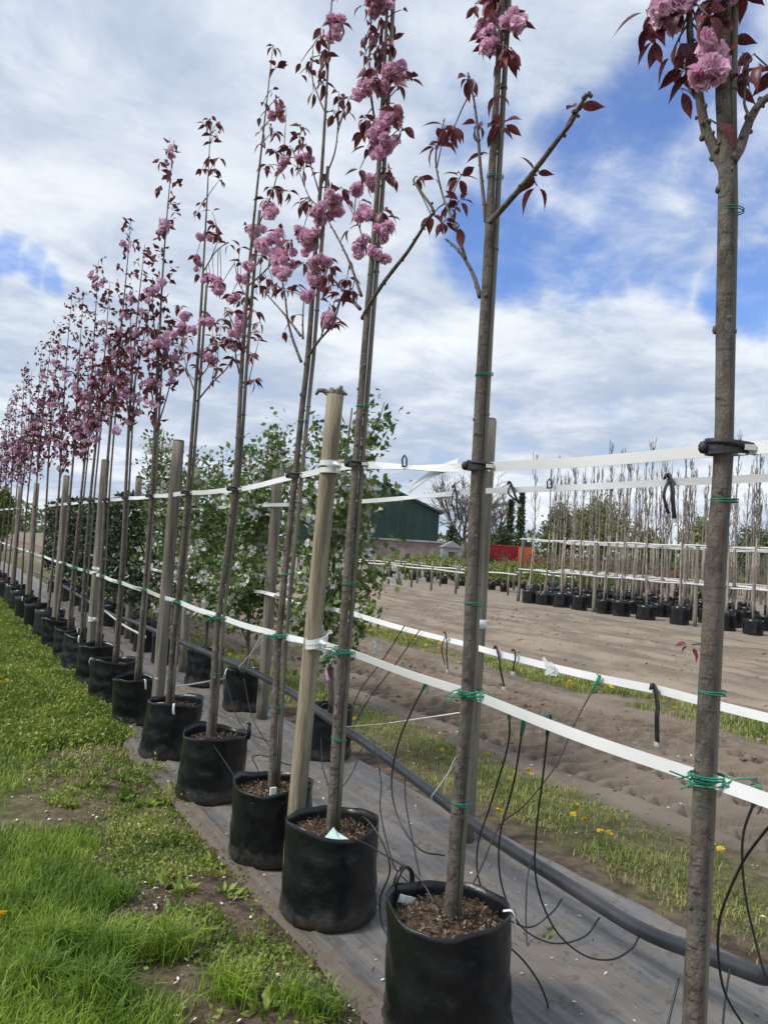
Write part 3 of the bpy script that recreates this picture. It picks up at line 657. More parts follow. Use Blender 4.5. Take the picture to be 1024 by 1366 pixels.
# front-row positions (metres along the row)
TY = [1.165, 2.09, 2.965, 3.61, 4.56, 5.5, 6.5, 7.42, 8.25, 9.05, 9.8, 10.7, 11.7, 12.85, 14.0, 15.2, 16.4, 17.6, 18.8, 20.1, 21.5]
def nth(i):
    return NUM[i]+' from the right'
BAGTAG = {1: 'tag', 5: 'tag', 6: 'tag', 7: 'tag', 9: 'tag', 10: 'tag', 12: 'tag', 14: 'tag_green', 16: 'tag'}
BR = [0.205, 0.207, 0.201, 0.198, 0.198, 0.195, 0.175, 0.20]
bag_roots = []
for i, y in enumerate(TY):
    R = BR[i] if i < len(BR) else 0.195+0.012*math.sin(i*2.3)
    lab = ('black plastic grow bag of the %s cherry tree in the front row' % nth(i)) if i else 'black grow bag under the rightmost cherry tree'
    if i == 1: lab = 'nearest black grow bag full of bark chips with pale blue tag on its handle'
    if i == 2: lab = 'black grow bag with torn pale green label beside the pale wooden post'
    b = grow_bag(XR+0.01, y, R, 0.385+0.012*math.sin(i*1.7), 100+i, lab, 'grow bags of the front row', BAGTAG.get(i), detail=(2 if i < 6 else 1) if i < 12 else 0, handle={1: (1.85,), 4: (5.9,), 7: (1.2,)}.get(i, ()), taga={1: -0.75}.get(i), squash=0.45 if i > 2 else 0.3)
    bag_roots.append(b)
# pale blue tag wrapped on the near handle, torn label on the third bag
b = bag_roots[1]; a_ = 1.98; p = np.array([XR+0.01+0.19*math.cos(a_), TY[1]+0.19*math.sin(a_), 0.375])
MB().ribbon([p+np.array([-0.03, 0.0, 0.012]), p+np.array([-.012, -.008, .006]), p+np.array([0.012, -0.01, -0.002]), p+np.array([0.032, -0.004, -0.012])], 0.028, 0.002, updir=(0.1, -0.1, 1)).build('tag', MT['tag'], b, smooth=False)
b = bag_roots[2]; p = onz(447, 1117, 0.392)
MB().add([p+np.array(q) for q in ((-0.045, 0.01, 0), (-0.01, 0.03, 0.016), (0.0, 0.02, 0.035), (0.02, 0.015, 0.012), (0.055, -0.02, -0.008), (0.01, -0.015, -0.004))], [(0, 5, 1), (1, 5, 2), (2, 5, 3), (3, 5, 4)]).build('torn_label', MT['tag_green'], b, smooth=False)
p = onz(363, 1058, 0.385); MB().box(p+np.array([0, -.01, .012]), (.03, .012, .035)).build('tag', MT['tag'], bag_roots[3], smooth=False)

# ------------------------------------------------------------------ cherry trees, front row
# photo-measured leader points, branches, leaf whorls and blossom bunches; (px, py) read on the row's plane, then given depth of their own
TREES = {
0: dict(lead=[(917, 1420), (920, 1366), (935, 1045), (952, 760), (965, 597), (968, 400), (970, 240), (967, 180), (964, 105), (966, 0)], top=4.6, rb=0.0225, rt=0.0185,
  br=[([(968, 232), (952, 199), (940, 172), (934, 141), (927, 98), (920, 53), (918, -10), (915, -60)], -.10, .015), ([(927, 130), (917, 104), (914, 78)], -.12, .005),
      ([(976, 215), (986, 198), (996, 169), (1010, 142), (1030, 125), (1070, 95), (1110, 40)], .12, .014), ([(999, 156), (992, 137), (995, 100), (990, 70)], .10, .004)],
  L=[(862, 15, 2), (868, 30, 2), (873, 50, 3), (905, 55, 3), (895, 72, 2), (915, 90, 3), (908, 118, 2), (943, 20, 3), (930, 35, 2), (935, 50, 3), (925, 95, 4), (935, 85, 3), (1005, 72, 2), (1012, 85, 2), (978, 112, 4), (955, 165, 1), (990, 98, 2), (960, 2, 4), (900, 5, 3), (985, -20, 5), (922, 860, 3), (1045, 90, 4), (905, -40, 6), (1080, 60, 5)],
  B=[(893, 14, 6), (902, 2, 3), (952, 60, 2), (952, 84, 4), (947, 105, 3), (962, -10, 4), (1090, 30, 5), (912, -60, 5)]),
1: dict(lead=[(596, 1250), (597, 1235), (608, 1080), (622, 930), (630, 760), (637, 620), (643, 480), (650, 340), (655, 220), (664, 60), (668, 0)], top=4.55, rb=0.0205, rt=0.016,
  br=[([(651, 299), (688, 258), (717, 222), (741, 190), (761, 164), (772, 143), (786, 123)], -.12, .011), ([(648, 296), (641, 228), (637, 176), (632, 135), (624, 97)], -.05, .007),
      ([(640, 396), (632, 369), (618, 343), (605, 328), (594, 319)], .10, .009), ([(621, 345), (606, 299), (591, 263), (581, 217), (584, 190), (593, 158)], .08, .0055), ([(636, 176), (644, 165)], 0, .003)],
  L=[(624, 103, 5), (593, 168, 3), (606, 168, 6), (637, 165, 3), (582, 195, 4), (590, 190, 3), (613, 237, 6), (612, 268, 5), (600, 275, 3), (592, 295, 6), (612, 300, 2), (576, 287, 1), (582, 240, 1), (660, 168, 6), (670, 165, 5), (664, 125, 3), (650, 205, 2), (713, 230, 3), (716, 248, 2), (770, 142, 2), (676, 62, 4), (675, 75, 4), (652, 55, 3), (634, 5, 3), (660, -20, 6), (650, -60, 6), (680, -90, 6)],
  B=[(650, 30, 4), (648, 45, 3), (688, 35, 4), (652, 62, 2), (660, 2, 2), (670, -50, 5)]),
2: dict(lead=[(439, 1120), (440, 1110), (448, 1000), (457, 872), (475, 615), (484, 480), (490, 400), (500, 280), (510, 140), (518, 0)], top=4.7, rb=0.0205, rt=0.015,
  br=[([(483, 425), (496, 401), (511, 378), (527, 357), (542, 338), (557, 315), (572, 291), (578, 281), (563, 258), (551, 241)], -.15, .010), ([(480, 412), (464, 395), (449, 378), (439, 366)], .12, .009),
      ([(482, 395), (469, 357), (456, 328), (443, 304), (434, 288)], -.06, .007), ([(487, 330), (478, 300), (468, 280), (458, 262)], .08, .004), ([(503, 180), (494, 120), (493, 60), (497, 0), (500, -60)], -.06, .006)],
  L=[(485, 8, 2), (535, 13, 1), (505, 22, 3), (492, 30, 2), (510, 42, 3), (490, 45, 3), (520, 58, 5), (487, 72, 2), (505, 62, 4), (487, 85, 1), (500, 75, 4), (540, 92, 3), (545, 105, 3), (530, 112, 4), (525, 138, 2), (530, 150, 4), (535, 170, 3), (487, 158, 4), (485, 175, 3), (500, 165, 4), (490, 195, 2), (480, 225, 3), (515, 225, 4), (520, 235, 3), (510, 280, 4), (480, 268, 1), (467, 305, 2), (482, 320, 4), (465, 345, 2), (463, 370, 4), (470, 385, 5), (440, 380, 2), (515, 290, 3), (575, 287, 2), (556, 235, 2), (500, 100, 3), (510, -30, 6), (520, -70, 6)],
  B=[(500, 7, 4), (523, 97, 6), (489, 107, 2), (488, 117, 2), (510, 118, 5), (525, 160, 3), (513, 165, 3), (510, 180, 4), (513, 193, 4), (500, 207, 3), (476, 250, 2), (494, 245, 3), (482, 285, 4), (490, 285, 3), (510, 310, 2), (480, 330, 3), (505, 337, 2), (505, -40, 5)]),
3: dict(lead=[(362, 1062), (363, 1050), (368, 950), (373, 850), (393, 632), (402, 540), (410, 470), (420, 340), (430, 230), (437, 120), (442, 20), (443, -10)], top=4.55, rb=0.020, rt=0.0145,
  br=[([(402, 483), (391, 454), (384, 427), (380, 393), (376, 374)], -.12, .008), ([(401, 448), (384, 425), (365, 403), (346, 382)], .12, .007), ([(411, 476), (424, 456), (443, 433), (454, 401)], -.10, .008),
      ([(404, 452), (404, 422), (406, 392)], .06, .006), ([(428, 248), (446, 205), (451, 163), (452, 134)], .06, .005), ([(434, 151), (425, 130), (416, 100), (418, 60)], -.05, .0045), ([(426, 258), (414, 220), (403, 200)], -.07, .0045), ([(424, 275), (412, 262), (399, 229), (393, 205)], .07, .004)],
  L=[(455, 32, 3), (430, 35, 2), (425, 50, 6), (435, 65, 4), (432, 75, 4), (416, 80, 6), (402, 82, 1), (400, 98, 1), (432, 90, 3), (423, 103, 4), (418, 122, 4), (430, 110, 3), (465, 132, 6), (452, 125, 3), (460, 148, 3), (445, 150, 3), (402, 170, 4), (400, 182, 5), (387, 195, 3), (408, 192, 3), (405, 225, 4), (392, 220, 2), (425, 230, 2), (440, 250, 4), (455, 250, 3), (460, 265, 2), (410, 265, 4), (405, 270, 3), (433, 345, 3), (440, 355, 4), (435, 365, 3), (405, 350, 3), (450, 390, 2), (440, 405, 3), (455, 395, 4), (397, 420, 2), (445, 432, 3), (380, 440, 2), (380, 385, 4), (395, 380, 3)],
  B=[(445, 32, 4), (450, 46, 2), (378, 214, 2), (406, 212, 4), (448, 280, 5), (445, 268, 4), (422, 285, 4), (430, 290, 3), (402, 312, 5), (418, 315, 5), (412, 325, 5), (425, 352, 5), (420, 370, 4), (425, 380, 3), (405, 395, 2), (438, 425, 4)]),
4: dict(lead=[(279, 1000), (280, 988), (286, 900), (291, 825), (312, 650), (322, 500), (330, 400), (341, 280), (352, 170), (363, 60)], top=None, rb=0.0205, rt=0.014,
  br=[([(320, 500), (315, 478), (313, 455)], -.06, .007), ([(322, 496), (326, 470), (335, 445)], .08, .006), ([(318, 525), (326, 515), (334, 505)], -.05, .003), ([(333, 380), (350, 365), (370, 345), (386, 340)], -.06, .006), ([(331, 400), (318, 375), (312, 345)], .06, .005), ([(345, 300), (362, 260), (372, 225), (378, 215)], .05, .005), ([(325, 470), (310, 430), (300, 410)], -.08, .006)],
  L=[(365, 62, 4), (368, 90, 4), (362, 120, 2), (370, 130, 4), (352, 135, 2), (382, 145, 2), (348, 155, 2), (358, 165, 3), (350, 175, 2), (365, 175, 3), (348, 190, 2), (366, 200, 4), (358, 220, 3), (348, 225, 2), (375, 230, 2), (362, 250, 6), (370, 255, 5), (385, 255, 4), (355, 265, 4), (330, 300, 3), (320, 330, 3), (372, 310, 4), (385, 320, 3), (322, 350, 3), (345, 340, 4), (355, 370, 6), (365, 380, 5), (345, 380, 6), (330, 395, 6), (320, 400, 5), (340, 415, 5), (310, 415, 6), (300, 425, 5), (345, 430, 4), (335, 445, 5), (320, 455, 6), (305, 450, 5), (345, 455, 3), (335, 470, 4), (337, 507, 5), (312, 478, 4)],
  B=[(370, 148, 4), (360, 285, 3), (355, 275, 2), (345, 305, 5), (340, 312, 4), (350, 325, 3), (365, 315, 3), (352, 330, 2), (365, 340, 5), (375, 345, 5), (372, 335, 4), (388, 348, 3), (380, 365, 3), (332, 355, 3), (325, 370, 2), (325, 428, 4), (318, 440, 4), (308, 395, 3), (292, 385, 3), (310, 460, 3)]),
5: dict(lead=[(224, 948), (225, 938), (230, 860), (236, 800), (250, 655), (261, 530), (268, 430), (277, 230), (280, 158)], top=None, rb=0.020, rt=0.013,
  br=[([(263, 535), (283, 511), (302, 492), (311, 475)], -.08, .007), ([(259, 520), (250, 494), (245, 469), (243, 430)], .08, .006), ([(264, 506), (277, 490), (286, 465)], .10, .006), ([(273, 360), (286, 338), (298, 327), (305, 323)], -.06, .005), ([(280, 348), (291, 319), (290, 305)], .05, .0035), ([(262, 510), (240, 485), (230, 478)], -.05, .004)],
  L=[(280, 160, 5), (275, 165, 3), (290, 163, 3), (283, 180, 3), (289, 177, 2), (283, 190, 2), (280, 210, 3), (292, 210, 3), (288, 225, 6), (270, 225, 4), (293, 240, 3), (270, 270, 3), (265, 280, 3), (283, 282, 2), (288, 300, 4), (285, 310, 4), (292, 313, 3), (305, 325, 3), (262, 340, 4), (280, 365, 4), (265, 365, 3), (295, 375, 3), (240, 410, 5), (230, 425, 4), (250, 415, 4), (235, 450, 4), (250, 450, 4), (240, 460, 4), (228, 480, 5), (230, 490, 4), (245, 490, 4), (275, 415, 3), (285, 450, 6), (290, 460, 6), (280, 465, 5), (295, 435, 6), (290, 490, 5), (284, 507, 3), (265, 490, 3), (255, 470, 4)],
  B=[(247, 425, 4), (240, 440, 4), (243, 435, 3), (257, 440, 3), (278, 428, 3), (282, 432, 3), (272, 475, 3), (280, 478, 4), (272, 320, 2), (262, 350, 4), (275, 372, 3), (285, 375, 4), (290, 388, 2)]),
}
def buds(m, P, Rr, z0, z1, step):
    a = rnd.uniform(0, 6)
    for i in range(len(P)-1):
        if not (z0 < P[i][2] < z1): continue
        n = max(1, int(abs(P[i+1][2]-P[i][2])/step))
        for k in range(n):
            if rnd.random() < 0.45: continue
            q = P[i]+(P[i+1]-P[i])*rnd.random(); r = Rr[i]; a += 2.4+rnd.uniform(-.4, .4)
            m.blob(q+np.array([math.cos(a), math.sin(a), 0])*r*0.95, r*rnd.uniform(0.30, 0.55), 6, 4, (1, 1, 1.2), .15)
def add_cluster_leaves(root, c, n, out, Lscale=1.0):
    a0 = rnd.uniform(0, 6.28)
    for k in range(n):
        a = a0+k*2.4+rnd.uniform(-.5, .5); el = rnd.uniform(-1.25, 0.15)
        d = np.array([math.cos(a)*math.cos(el), math.sin(a)*math.cos(el), math.sin(el)])+out*0.5
        L = rnd.uniform(0.048, 0.082)*Lscale
        put_leaf(root, c+d/np.linalg.norm(d)*0.012, d, L)
CANE_OFF = np.array([math.cos(YAW), -math.sin(YAW), 0])*1.0
def traced_tree(i, D):
    y = TY[i]; root = empty('cherry_tree', (XR, y, 0.30))
    desc = ['rightmost nearest cherry tree cut by the right edge of the picture', 'cherry tree in the nearest visible bag, with one bare branch reaching right',
            'pink flowering cherry tree just right of the tall splintered post', 'cherry tree with a broad pink crown just left of the tall splintered post',
            'pink flowering cherry tree of the front row, fifth from the right', 'slender cherry tree of the front row, sixth from the right'][i]
    tag(root, desc, 'tree', 'cherry trees of the front row')
    P = [onx(px, py, XR) for px, py in D['lead']]
    if D['top']:
        last = P[-1]; P.append(np.array([last[0], last[1]+0.02, (last[2]+D['top'])/2])); P.append(np.array([last[0]-0.02, last[1], D['top']]))
    if i == 0: P = [np.array([XR, y+0.005, 0.30])]+P[1:]
    P = catmull(P, 5); zz = P[:, 2]; top = zz.max(); fork = 2.55
    Rr = [D['rb']+(D['rt']-D['rb'])*np.clip((z-0.3)/(fork-0.3), 0, 1) if z < fork else D['rt']*(1-0.85*(z-fork)/(top-fork)) for z in zz]
    P[:, 0] += np.array([0.006*math.sin(z*2.1+i) for z in zz])
    m = MB().tube(P, Rr, 12, wob=0.025); buds(m, P, Rr, 0.6, 4.4, 0.10)
    m.build('trunk', MT['bark'], root)
    skel = [(p, -1) for p in P if p[2] > 2.3]
    for pts, dx, r in D['br']:
        n = len(pts); Q = [onx(px, py, XR+dx*k/(n-1)) for k, (px, py) in enumerate(pts)]; Q = catmull(Q, 5)
        mm = MB().tube(Q, [r*(1-0.6*k/(len(Q)-1)) for k in range(len(Q))], 7, wob=0.05); buds(mm, Q, [r]*len(Q), 0, 9, 0.08)
        mm.build('branch', MT['twig'] if r < 0.008 else MT['bark'], root); skel += [(q, dx) for q in Q]
    S = np.array([q for q, _ in skel]); SF = np.array(P)
    def twig(s, c):
        if np.linalg.norm(c-s) > 0.015: MB().tube([s, (s+c)/2+np.array([0, 0, 0.006]), c], [0.0032, 0.0026, 0.0018], 5).build('twig', MT['twig'], root)
    def place(px, py, spread):
        # the nearest stem as seen on the row's plane carries the shoot
        p = onx(px, py, XR); K = S if py < 600 else SF; j = int(np.argmin(np.hypot(K[:, 1]-p[1], K[:, 2]-p[2]))); s = K[j]
        c = onx(px, py, float(np.clip(s[0]+rnd.uniform(-spread, spread), XR-.22, XR+.22)))
        return s, c
    for px, py, n in D['L']:
        s, c = place(px, py, 0.05); o = c-s; o = o/(np.linalg.norm(o)+1e-6)
        twig(s, c)
        add_cluster_leaves(root, c, n+(1 if n > 2 else 0), o, 1.0 if py < 600 else 0.42)
    if D['top']:      # the crown goes on above the picture
        for z in np.arange(P[-16][2]+.1, D['top'], 0.06):
            c = np.array([np.interp(z, P[:, 2], P[:, 0]), np.interp(z, P[:, 2], P[:, 1]), z]); o = np.array([rnd.uniform(-1, 1), rnd.uniform(-1, 1), .2])
            add_cluster_leaves(root, c+o*.035, 3, o)
            if rnd.random() < .3:
                for k in range(4): put_blossom(root, c+o*.04+np.array([rnd.gauss(0, .02), rnd.gauss(0, .02), rnd.gauss(0, .016)]), rnd.uniform(.02, .027))
    for px, py, n in D['B']:
        s, c = place(px, py, 0.05)
        twig(s, c)
        for k in range(n+2):
            off = np.array([rnd.gauss(0, .021), rnd.gauss(0, .021), rnd.gauss(0, .016)])
            put_blossom(root, c+off, rnd.uniform(0.020, 0.028))
        if rnd.random() < 0.6: add_cluster_leaves(root, c+np.array([0, 0, 0.01]), 2, np.zeros(3), 0.9)
    return P
def proc_tree(i):
    y = TY[i]; rg = np.random.default_rng(500+i); root = empty('cherry_tree', (XR, y, 0.30))
    tops = {6: 4.95, 7: 4.3, 8: 4.85, 9: 4.4, 10: 4.85, 11: 4.7, 12: 4.95, 13: 4.7}
    top = tops.get(i, 4.55+0.5*rg.random())
    tag(root, 'pink flowering cherry tree of the front row, %s' % nth(i), 'tree', 'cherry trees of the front row')
    zs = np.linspace(0.30, top, 24); ly = {6: 0.05}.get(i, rg.uniform(-.05, .05))
    P = np.stack([XR+0.02*np.sin(zs*1.3+i), y+ly*(zs/top)**1.5+0.015*np.sin(zs*1.9+i*2), zs], 1)
    fork = 2.4+rg.uniform(-.15, .2)
    Rr = [0.020-0.006*min(1, (z-.3)/(fork-.3)) if z < fork else 0.014*(1-.82*(z-fork)/(top-fork)) for z in zs]
    m = MB().tube(P, Rr, 9 if i < 14 else 6, wob=0.03); buds(m, P, Rr, 0.8, 4.3, 0.12) if i < 12 else None
    m.build('trunk', MT['bark'], root)
    C = []; B = []
    nb = 5
    for k in range(nb):
        t0 = fork+k*0.16+rg.uniform(-.05, .08); a = k*2.4+rg.uniform(-.5, .5)+i; L = rg.uniform(0.5, 1.0)*(1-0.05*k)
        s = np.array([XR, y, t0]); s[0] = np.interp(t0, zs, P[:, 0]); s[1] = np.interp(t0, zs, P[:, 1])
        d = np.array([math.cos(a), math.sin(a), 0])
        Q = np.array([s+d*L*0.16*math.sin(u*1.5)+np.array([0, 0, L*u]) for u in np.linspace(0, 1, 7)])
        MB().tube(Q, [0.008*(1-.65*u) for u in np.linspace(0, 1, 7)], 6).build('branch', MT['twig'], root)
        for u in rg.uniform(0.25, 1.0, 7): C.append(s+d*L*0.16*math.sin(u*1.5)+np.array([0, 0, L*u])+rg.normal(size=3)*0.03)
        for u in rg.uniform(0.35, 0.95, 2): B.append(s+d*L*0.16*math.sin(u*1.5)+np.array([0, 0, L*u])+rg.normal(size=3)*0.02)
    for z in np.arange(fork+0.1, top, 0.052):
        c = np.array([np.interp(z, zs, P[:, 0]), np.interp(z, zs, P[:, 1]), z]); C.append(c+rg.normal(size=3)*np.array([.05, .05, .02]))
        if rg.random() < 0.30*(1-0.8*(z-fork)/(top-fork)): B.append(c+rg.normal(size=3)*np.array([.05, .05, .02]))
    C = np.array(C); B = np.array(B)
    per = 4; LP = np.repeat(C, per, 0)+rg.normal(size=(len(C)*per, 3))*0.014
    V, F = leaf_cloud(LP, 0.074, rg, 0.6, 0.5)
    tag(link_mesh('foliage', raw_mesh('foliage', V-np.array([XR, y, .30]), F, MT['leaf_far'], False), root), kind='stuff')
    BP = np.repeat(B, 4, 0)+rg.normal(size=(len(B)*4, 3))*0.022
    V, F = pompon_cloud(BP, 0.027, rg, 16)
    tag(link_mesh('blossom', raw_mesh('blossom', V-np.array([XR, y, .30]), F, MT['petal_far'], False), root), kind='stuff')
    return P
PATHS = []
for i in range(len(TY)):
    PATHS.append(traced_tree(i, TREES[i]) if i in TREES else proc_tree(i))
# canes tied to each tree
for i, P in enumerate(PATHS[:11]):
    zs = np.linspace(0.33, [4.3, 4.1, 4.35, 3.5, 3.6, 3.4][i] if i < 6 else 3.3+0.3*math.sin(i*1.7), 14)
    side = np.array([CANE_OFF[0], CANE_OFF[1], 0])
    w = np.interp(zs, P[:, 2], np.linspace(0, 1, len(P)))
    pp = np.array([[np.interp(z, P[:, 2], P[:, 0]), np.interp(z, P[:, 2], P[:, 1]), z] for z in zs])
    # straight cane fitted along the trunk, with the gap a tie leaves
    a, b = pp[0], pp[-1]; off = 0.029
    line = np.array([a+(b-a)*t for t in np.linspace(0, 1, 14)])
    fit = np.array([0.30*line[k]+0.70*pp[k] for k in range(14)])+side*off+np.array([0.005, 0.008, 0])
    r = 0.0115 if i < 6 else 0.011
    m = MB().tube(fit, [r*(1.0-0.2*k/13) for k in range(14)], 9, wob=0.02)
    for k in range(2, 13, 2): m.tube([fit[k]-np.array([0, 0, .004]), fit[k]+np.array([0, 0, .004])], r*1.10, 9)
    o = m.build('support_cane', MT['cane'])
    tag(o, 'grey support cane tied to the %s cherry tree of the front row' % nth(i), 'cane', 'canes tied to the front row')

# ------------------------------------------------------------------ posts
def post(x, y, top, r, mat, label, group, broken=False, lean=(0, 0), band=None):
    root = empty('wooden_post', (x, y, 0)); tag(root, label, 'post', group)
    zs = np.linspace(-0.02, top, 12); P = np.array([[x+lean[0]*z/top, y+lean[1]*z/top, z] for z in zs])
    m = MB().tube(P, [r*(1.03-0.08*z/top) for z in zs], 16, wob=0.012)
    if not broken: m.tube([P[-1], P[-1]+np.array([0, 0, 0.012])], [r*0.93, r*0.82], 16)
    m.build('shaft', mat, root)
    if broken:
        s = MB()
        for k in range(6):
            a = k*2.4; c = P[-1]+np.array([math.cos(a), math.sin(a), 0])*r*0.34
            s.tube([c-np.array([0, 0, .02]), c+np.array([0, 0, .012]), c+np.array([.012*math.cos(a), .012*math.sin(a), rnd.uniform(.02, .055)])], [.024, .020, .006], 6, wob=.15)
        c = P[-1]+np.array([-.02, .015, -.005]); s.tube([c, c+np.array([-.022, .018, .02]), c+np.array([-.045, .032, .022]), c+np.array([-.055, .04, .0])], [.014, .014, .012, .006], 6, wob=.15)
        c = P[-1]+np.array([.02, -.012, -.005]); s.tube([c, c+np.array([.014, -.01, .016]), c+np.array([.026, -.018, .006])], [.012, .011, .005], 6, wob=.15)
        s.build('splintered_top', MT['old_post'], root)
    return root
post(1.63, 3.40, 2.29, 0.0415, MT['post'], 'pale wooden post with splintered top between two cherry bags', 'posts of the front row', True, lean=(-0.02, -0.19))
for k, y in enumerate((5.97, 8.72, 11.3, 14.5, 17.1)):
    post(1.64, y, 2.30+0.03*math.sin(k*2), 0.046, MT['old_post'], 'round wooden post of the front row, %s from the right' % NUM[k+1], 'posts of the front row', lean=(0, -0.07+0.03*k))
for k, y in enumerate((3.39, 6.33, 8.73, 11.5, 14.2)):
    post(2.66, y, (2.33, 2.2, 2.35, 2.38, 2.35)[k], 0.050, MT['old_post'], ['grey wooden post behind the nearest full cherry trunk', 'grey wooden post of the back row before the white blossom', 'back row wooden post among white blossom, third from the right', 'back row wooden post standing above the dark hedge', 'back row wooden post, farthest from the camera'][k], 'posts of the back row')

# ------------------------------------------------------------------ straps
def strap_path(xs, ys, zs, n=5): return catmull([np.array(p) for p in zip(xs, ys, zs)], n)
def strap(name_label, pts, w, tw=None, wraps=()):
    root = empty('webbing_strap', tuple(pts[0])); tag(root, name_label, 'strap')
    t = None if tw is None else [tw(p) for p in pts]
    MB().ribbon(pts, w, 0.0025, t).build('band', MT['strap'], root, smooth=False)
    for (x, y, z, r, n) in wraps:
        m = MB()
        for k in range(n):
            zc = z+(k-(n-1)/2)*0.017; a = rnd.uniform(-.02, .02)
            ring = [np.array([x+(r+.002*k)*math.cos(t_), y+(r+.002*k)*math.sin(t_), zc+a*math.cos(t_)]) for t_ in np.linspace(0, 2*math.pi, 21)]
            m.ribbon(ring, 0.024, 0.004)
        m.tube([np.array([x+.02, y-r-.005, z]), np.array([x-.01, y-r-.02, z+.012]), np.array([x-.0, y-r-.045, z+.004])], [.009, .011, .005], 6)
        m.build('wrap', MT['strap'], root, smooth=False)
    return root
xs_ = XR+0.026
uy = [-0.8, 0.2]+TY[:9]+TY[9::2]+[24.0]
def up_z(y): return float(np.interp(y, [0, 1.16, 2.08, 2.96, 3.25, 3.6, 4.5, 5.5, 30], [1.87, 1.875, 1.885, 1.945, 1.95, 1.925, 1.885, 1.89, 1.9]))
def lo_z(y): return float(np.interp(y, [0, 1.16, 2.08, 2.96, 3.25, 3.6, 4.5, 5.5, 30], [1.09, 1.095, 1.115, 1.125, 1.13, 1.105, 1.09, 1.10, 1.12]))
def dense(ys, zf, sag):
    out = []
    for a, b in zip(ys[:-1], ys[1:]):
        n = 8
        for k in range(n):
            t = k/n; y = a+(b-a)*t; out.append((xs_+0.006*math.sin(3.1*y), y, zf(y)-sag*4*t*(1-t)+0.002*math.sin(7*y)))
    return np.array(out)
strap('white upper webbing strap running along the front row of cherries', dense(uy, up_z, 0.003), 0.031, lambda p: 0.15*math.sin(p[1]*2)+(1.1*math.exp(-((p[1]-2.55)/0.22)**2)), [(1.615, 3.225, 1.95, 0.0455, 3)])
strap('white lower webbing strap running along the front row of cherries', dense(uy, lo_z, 0.004), 0.032, lambda p: 0.25*math.sin(p[1]*1.7)+(0.9*math.exp(-((p[1]-3.4)/0.15)**2)), [(1.62, 3.26, 1.125, 0.0475, 3), (1.645, 8.69, 1.15, 0.051, 3), (1.645, 8.70, 0.62, 0.052, 2)])
def row2(z, sag, wob): 
    ys = [-0.5, 0.9, 2.1, 3.39, 4.7, 6.33, 7.6, 8.73, 10.2, 11.5, 14.2, 17]; out = []
    for a, b in zip(ys[:-1], ys[1:]):
        for k in range(8):
            t = k/8; y = a+(b-a)*t; out.append((2.60, y, z(y)-sag*4*t*(1-t)+wob*math.sin(2.3*y)))
    return np.array(out)
strap('white upper webbing strap strung between the posts of the back row', row2(lambda y: float(np.interp(y, [0, 3.4, 5, 20], [1.94, 1.925, 1.89, 1.88])), 0.004, 0.003), 0.030, lambda p: 0.2*math.sin(p[1]*3)+0.8*math.exp(-((p[1]-3.9)/0.3)**2))
strap('white lower webbing strap strung between the posts of the back row', row2(lambda y: float(np.interp(y, [0, 2, 3.3, 4.7, 20], [1.075, 1.09, 1.075, 1.12, 1.10])), 0.01, 0.006), 0.034, lambda p: 0.25*math.sin(p[1]*2.2)+0.5)
# loose translucent end of strap fluttering below the upper strap
m = MB(); a = onx(610, 618, XR+.04); b = onx(575, 632, XR+.05); c = onx(548, 652, XR+.07); m.ribbon(catmull([a, b, c], 6), 0.045, 0.002, updir=(0.3, -0.4, 0.8))
tag(m.build('loose_strap_end', MT['strap']), 'loose white strap end fluttering left of the nearest full trunk', 'strap')
# paper knot on the back lower strap, and white bow
p = onx(738, 893, 2.585); m = MB()
for k in range(5):
    q = [p+np.array([rnd.uniform(-.02, 0), rnd.uniform(-.035, .035), rnd.uniform(-.022, .022)]) for _ in range(4)]; m.ribbon(catmull([p]+q+[p], 4), 0.022, 0.002)
m.ribbon(catmull([p, p+np.array([-.01, .03, .02]), p+np.array([-.015, .06, .045])], 4), .018, .002)
tag(m.build('strap_knot', MT['strap'], smooth=False), 'white crumpled knot on the lower strap of the back row', 'knot')

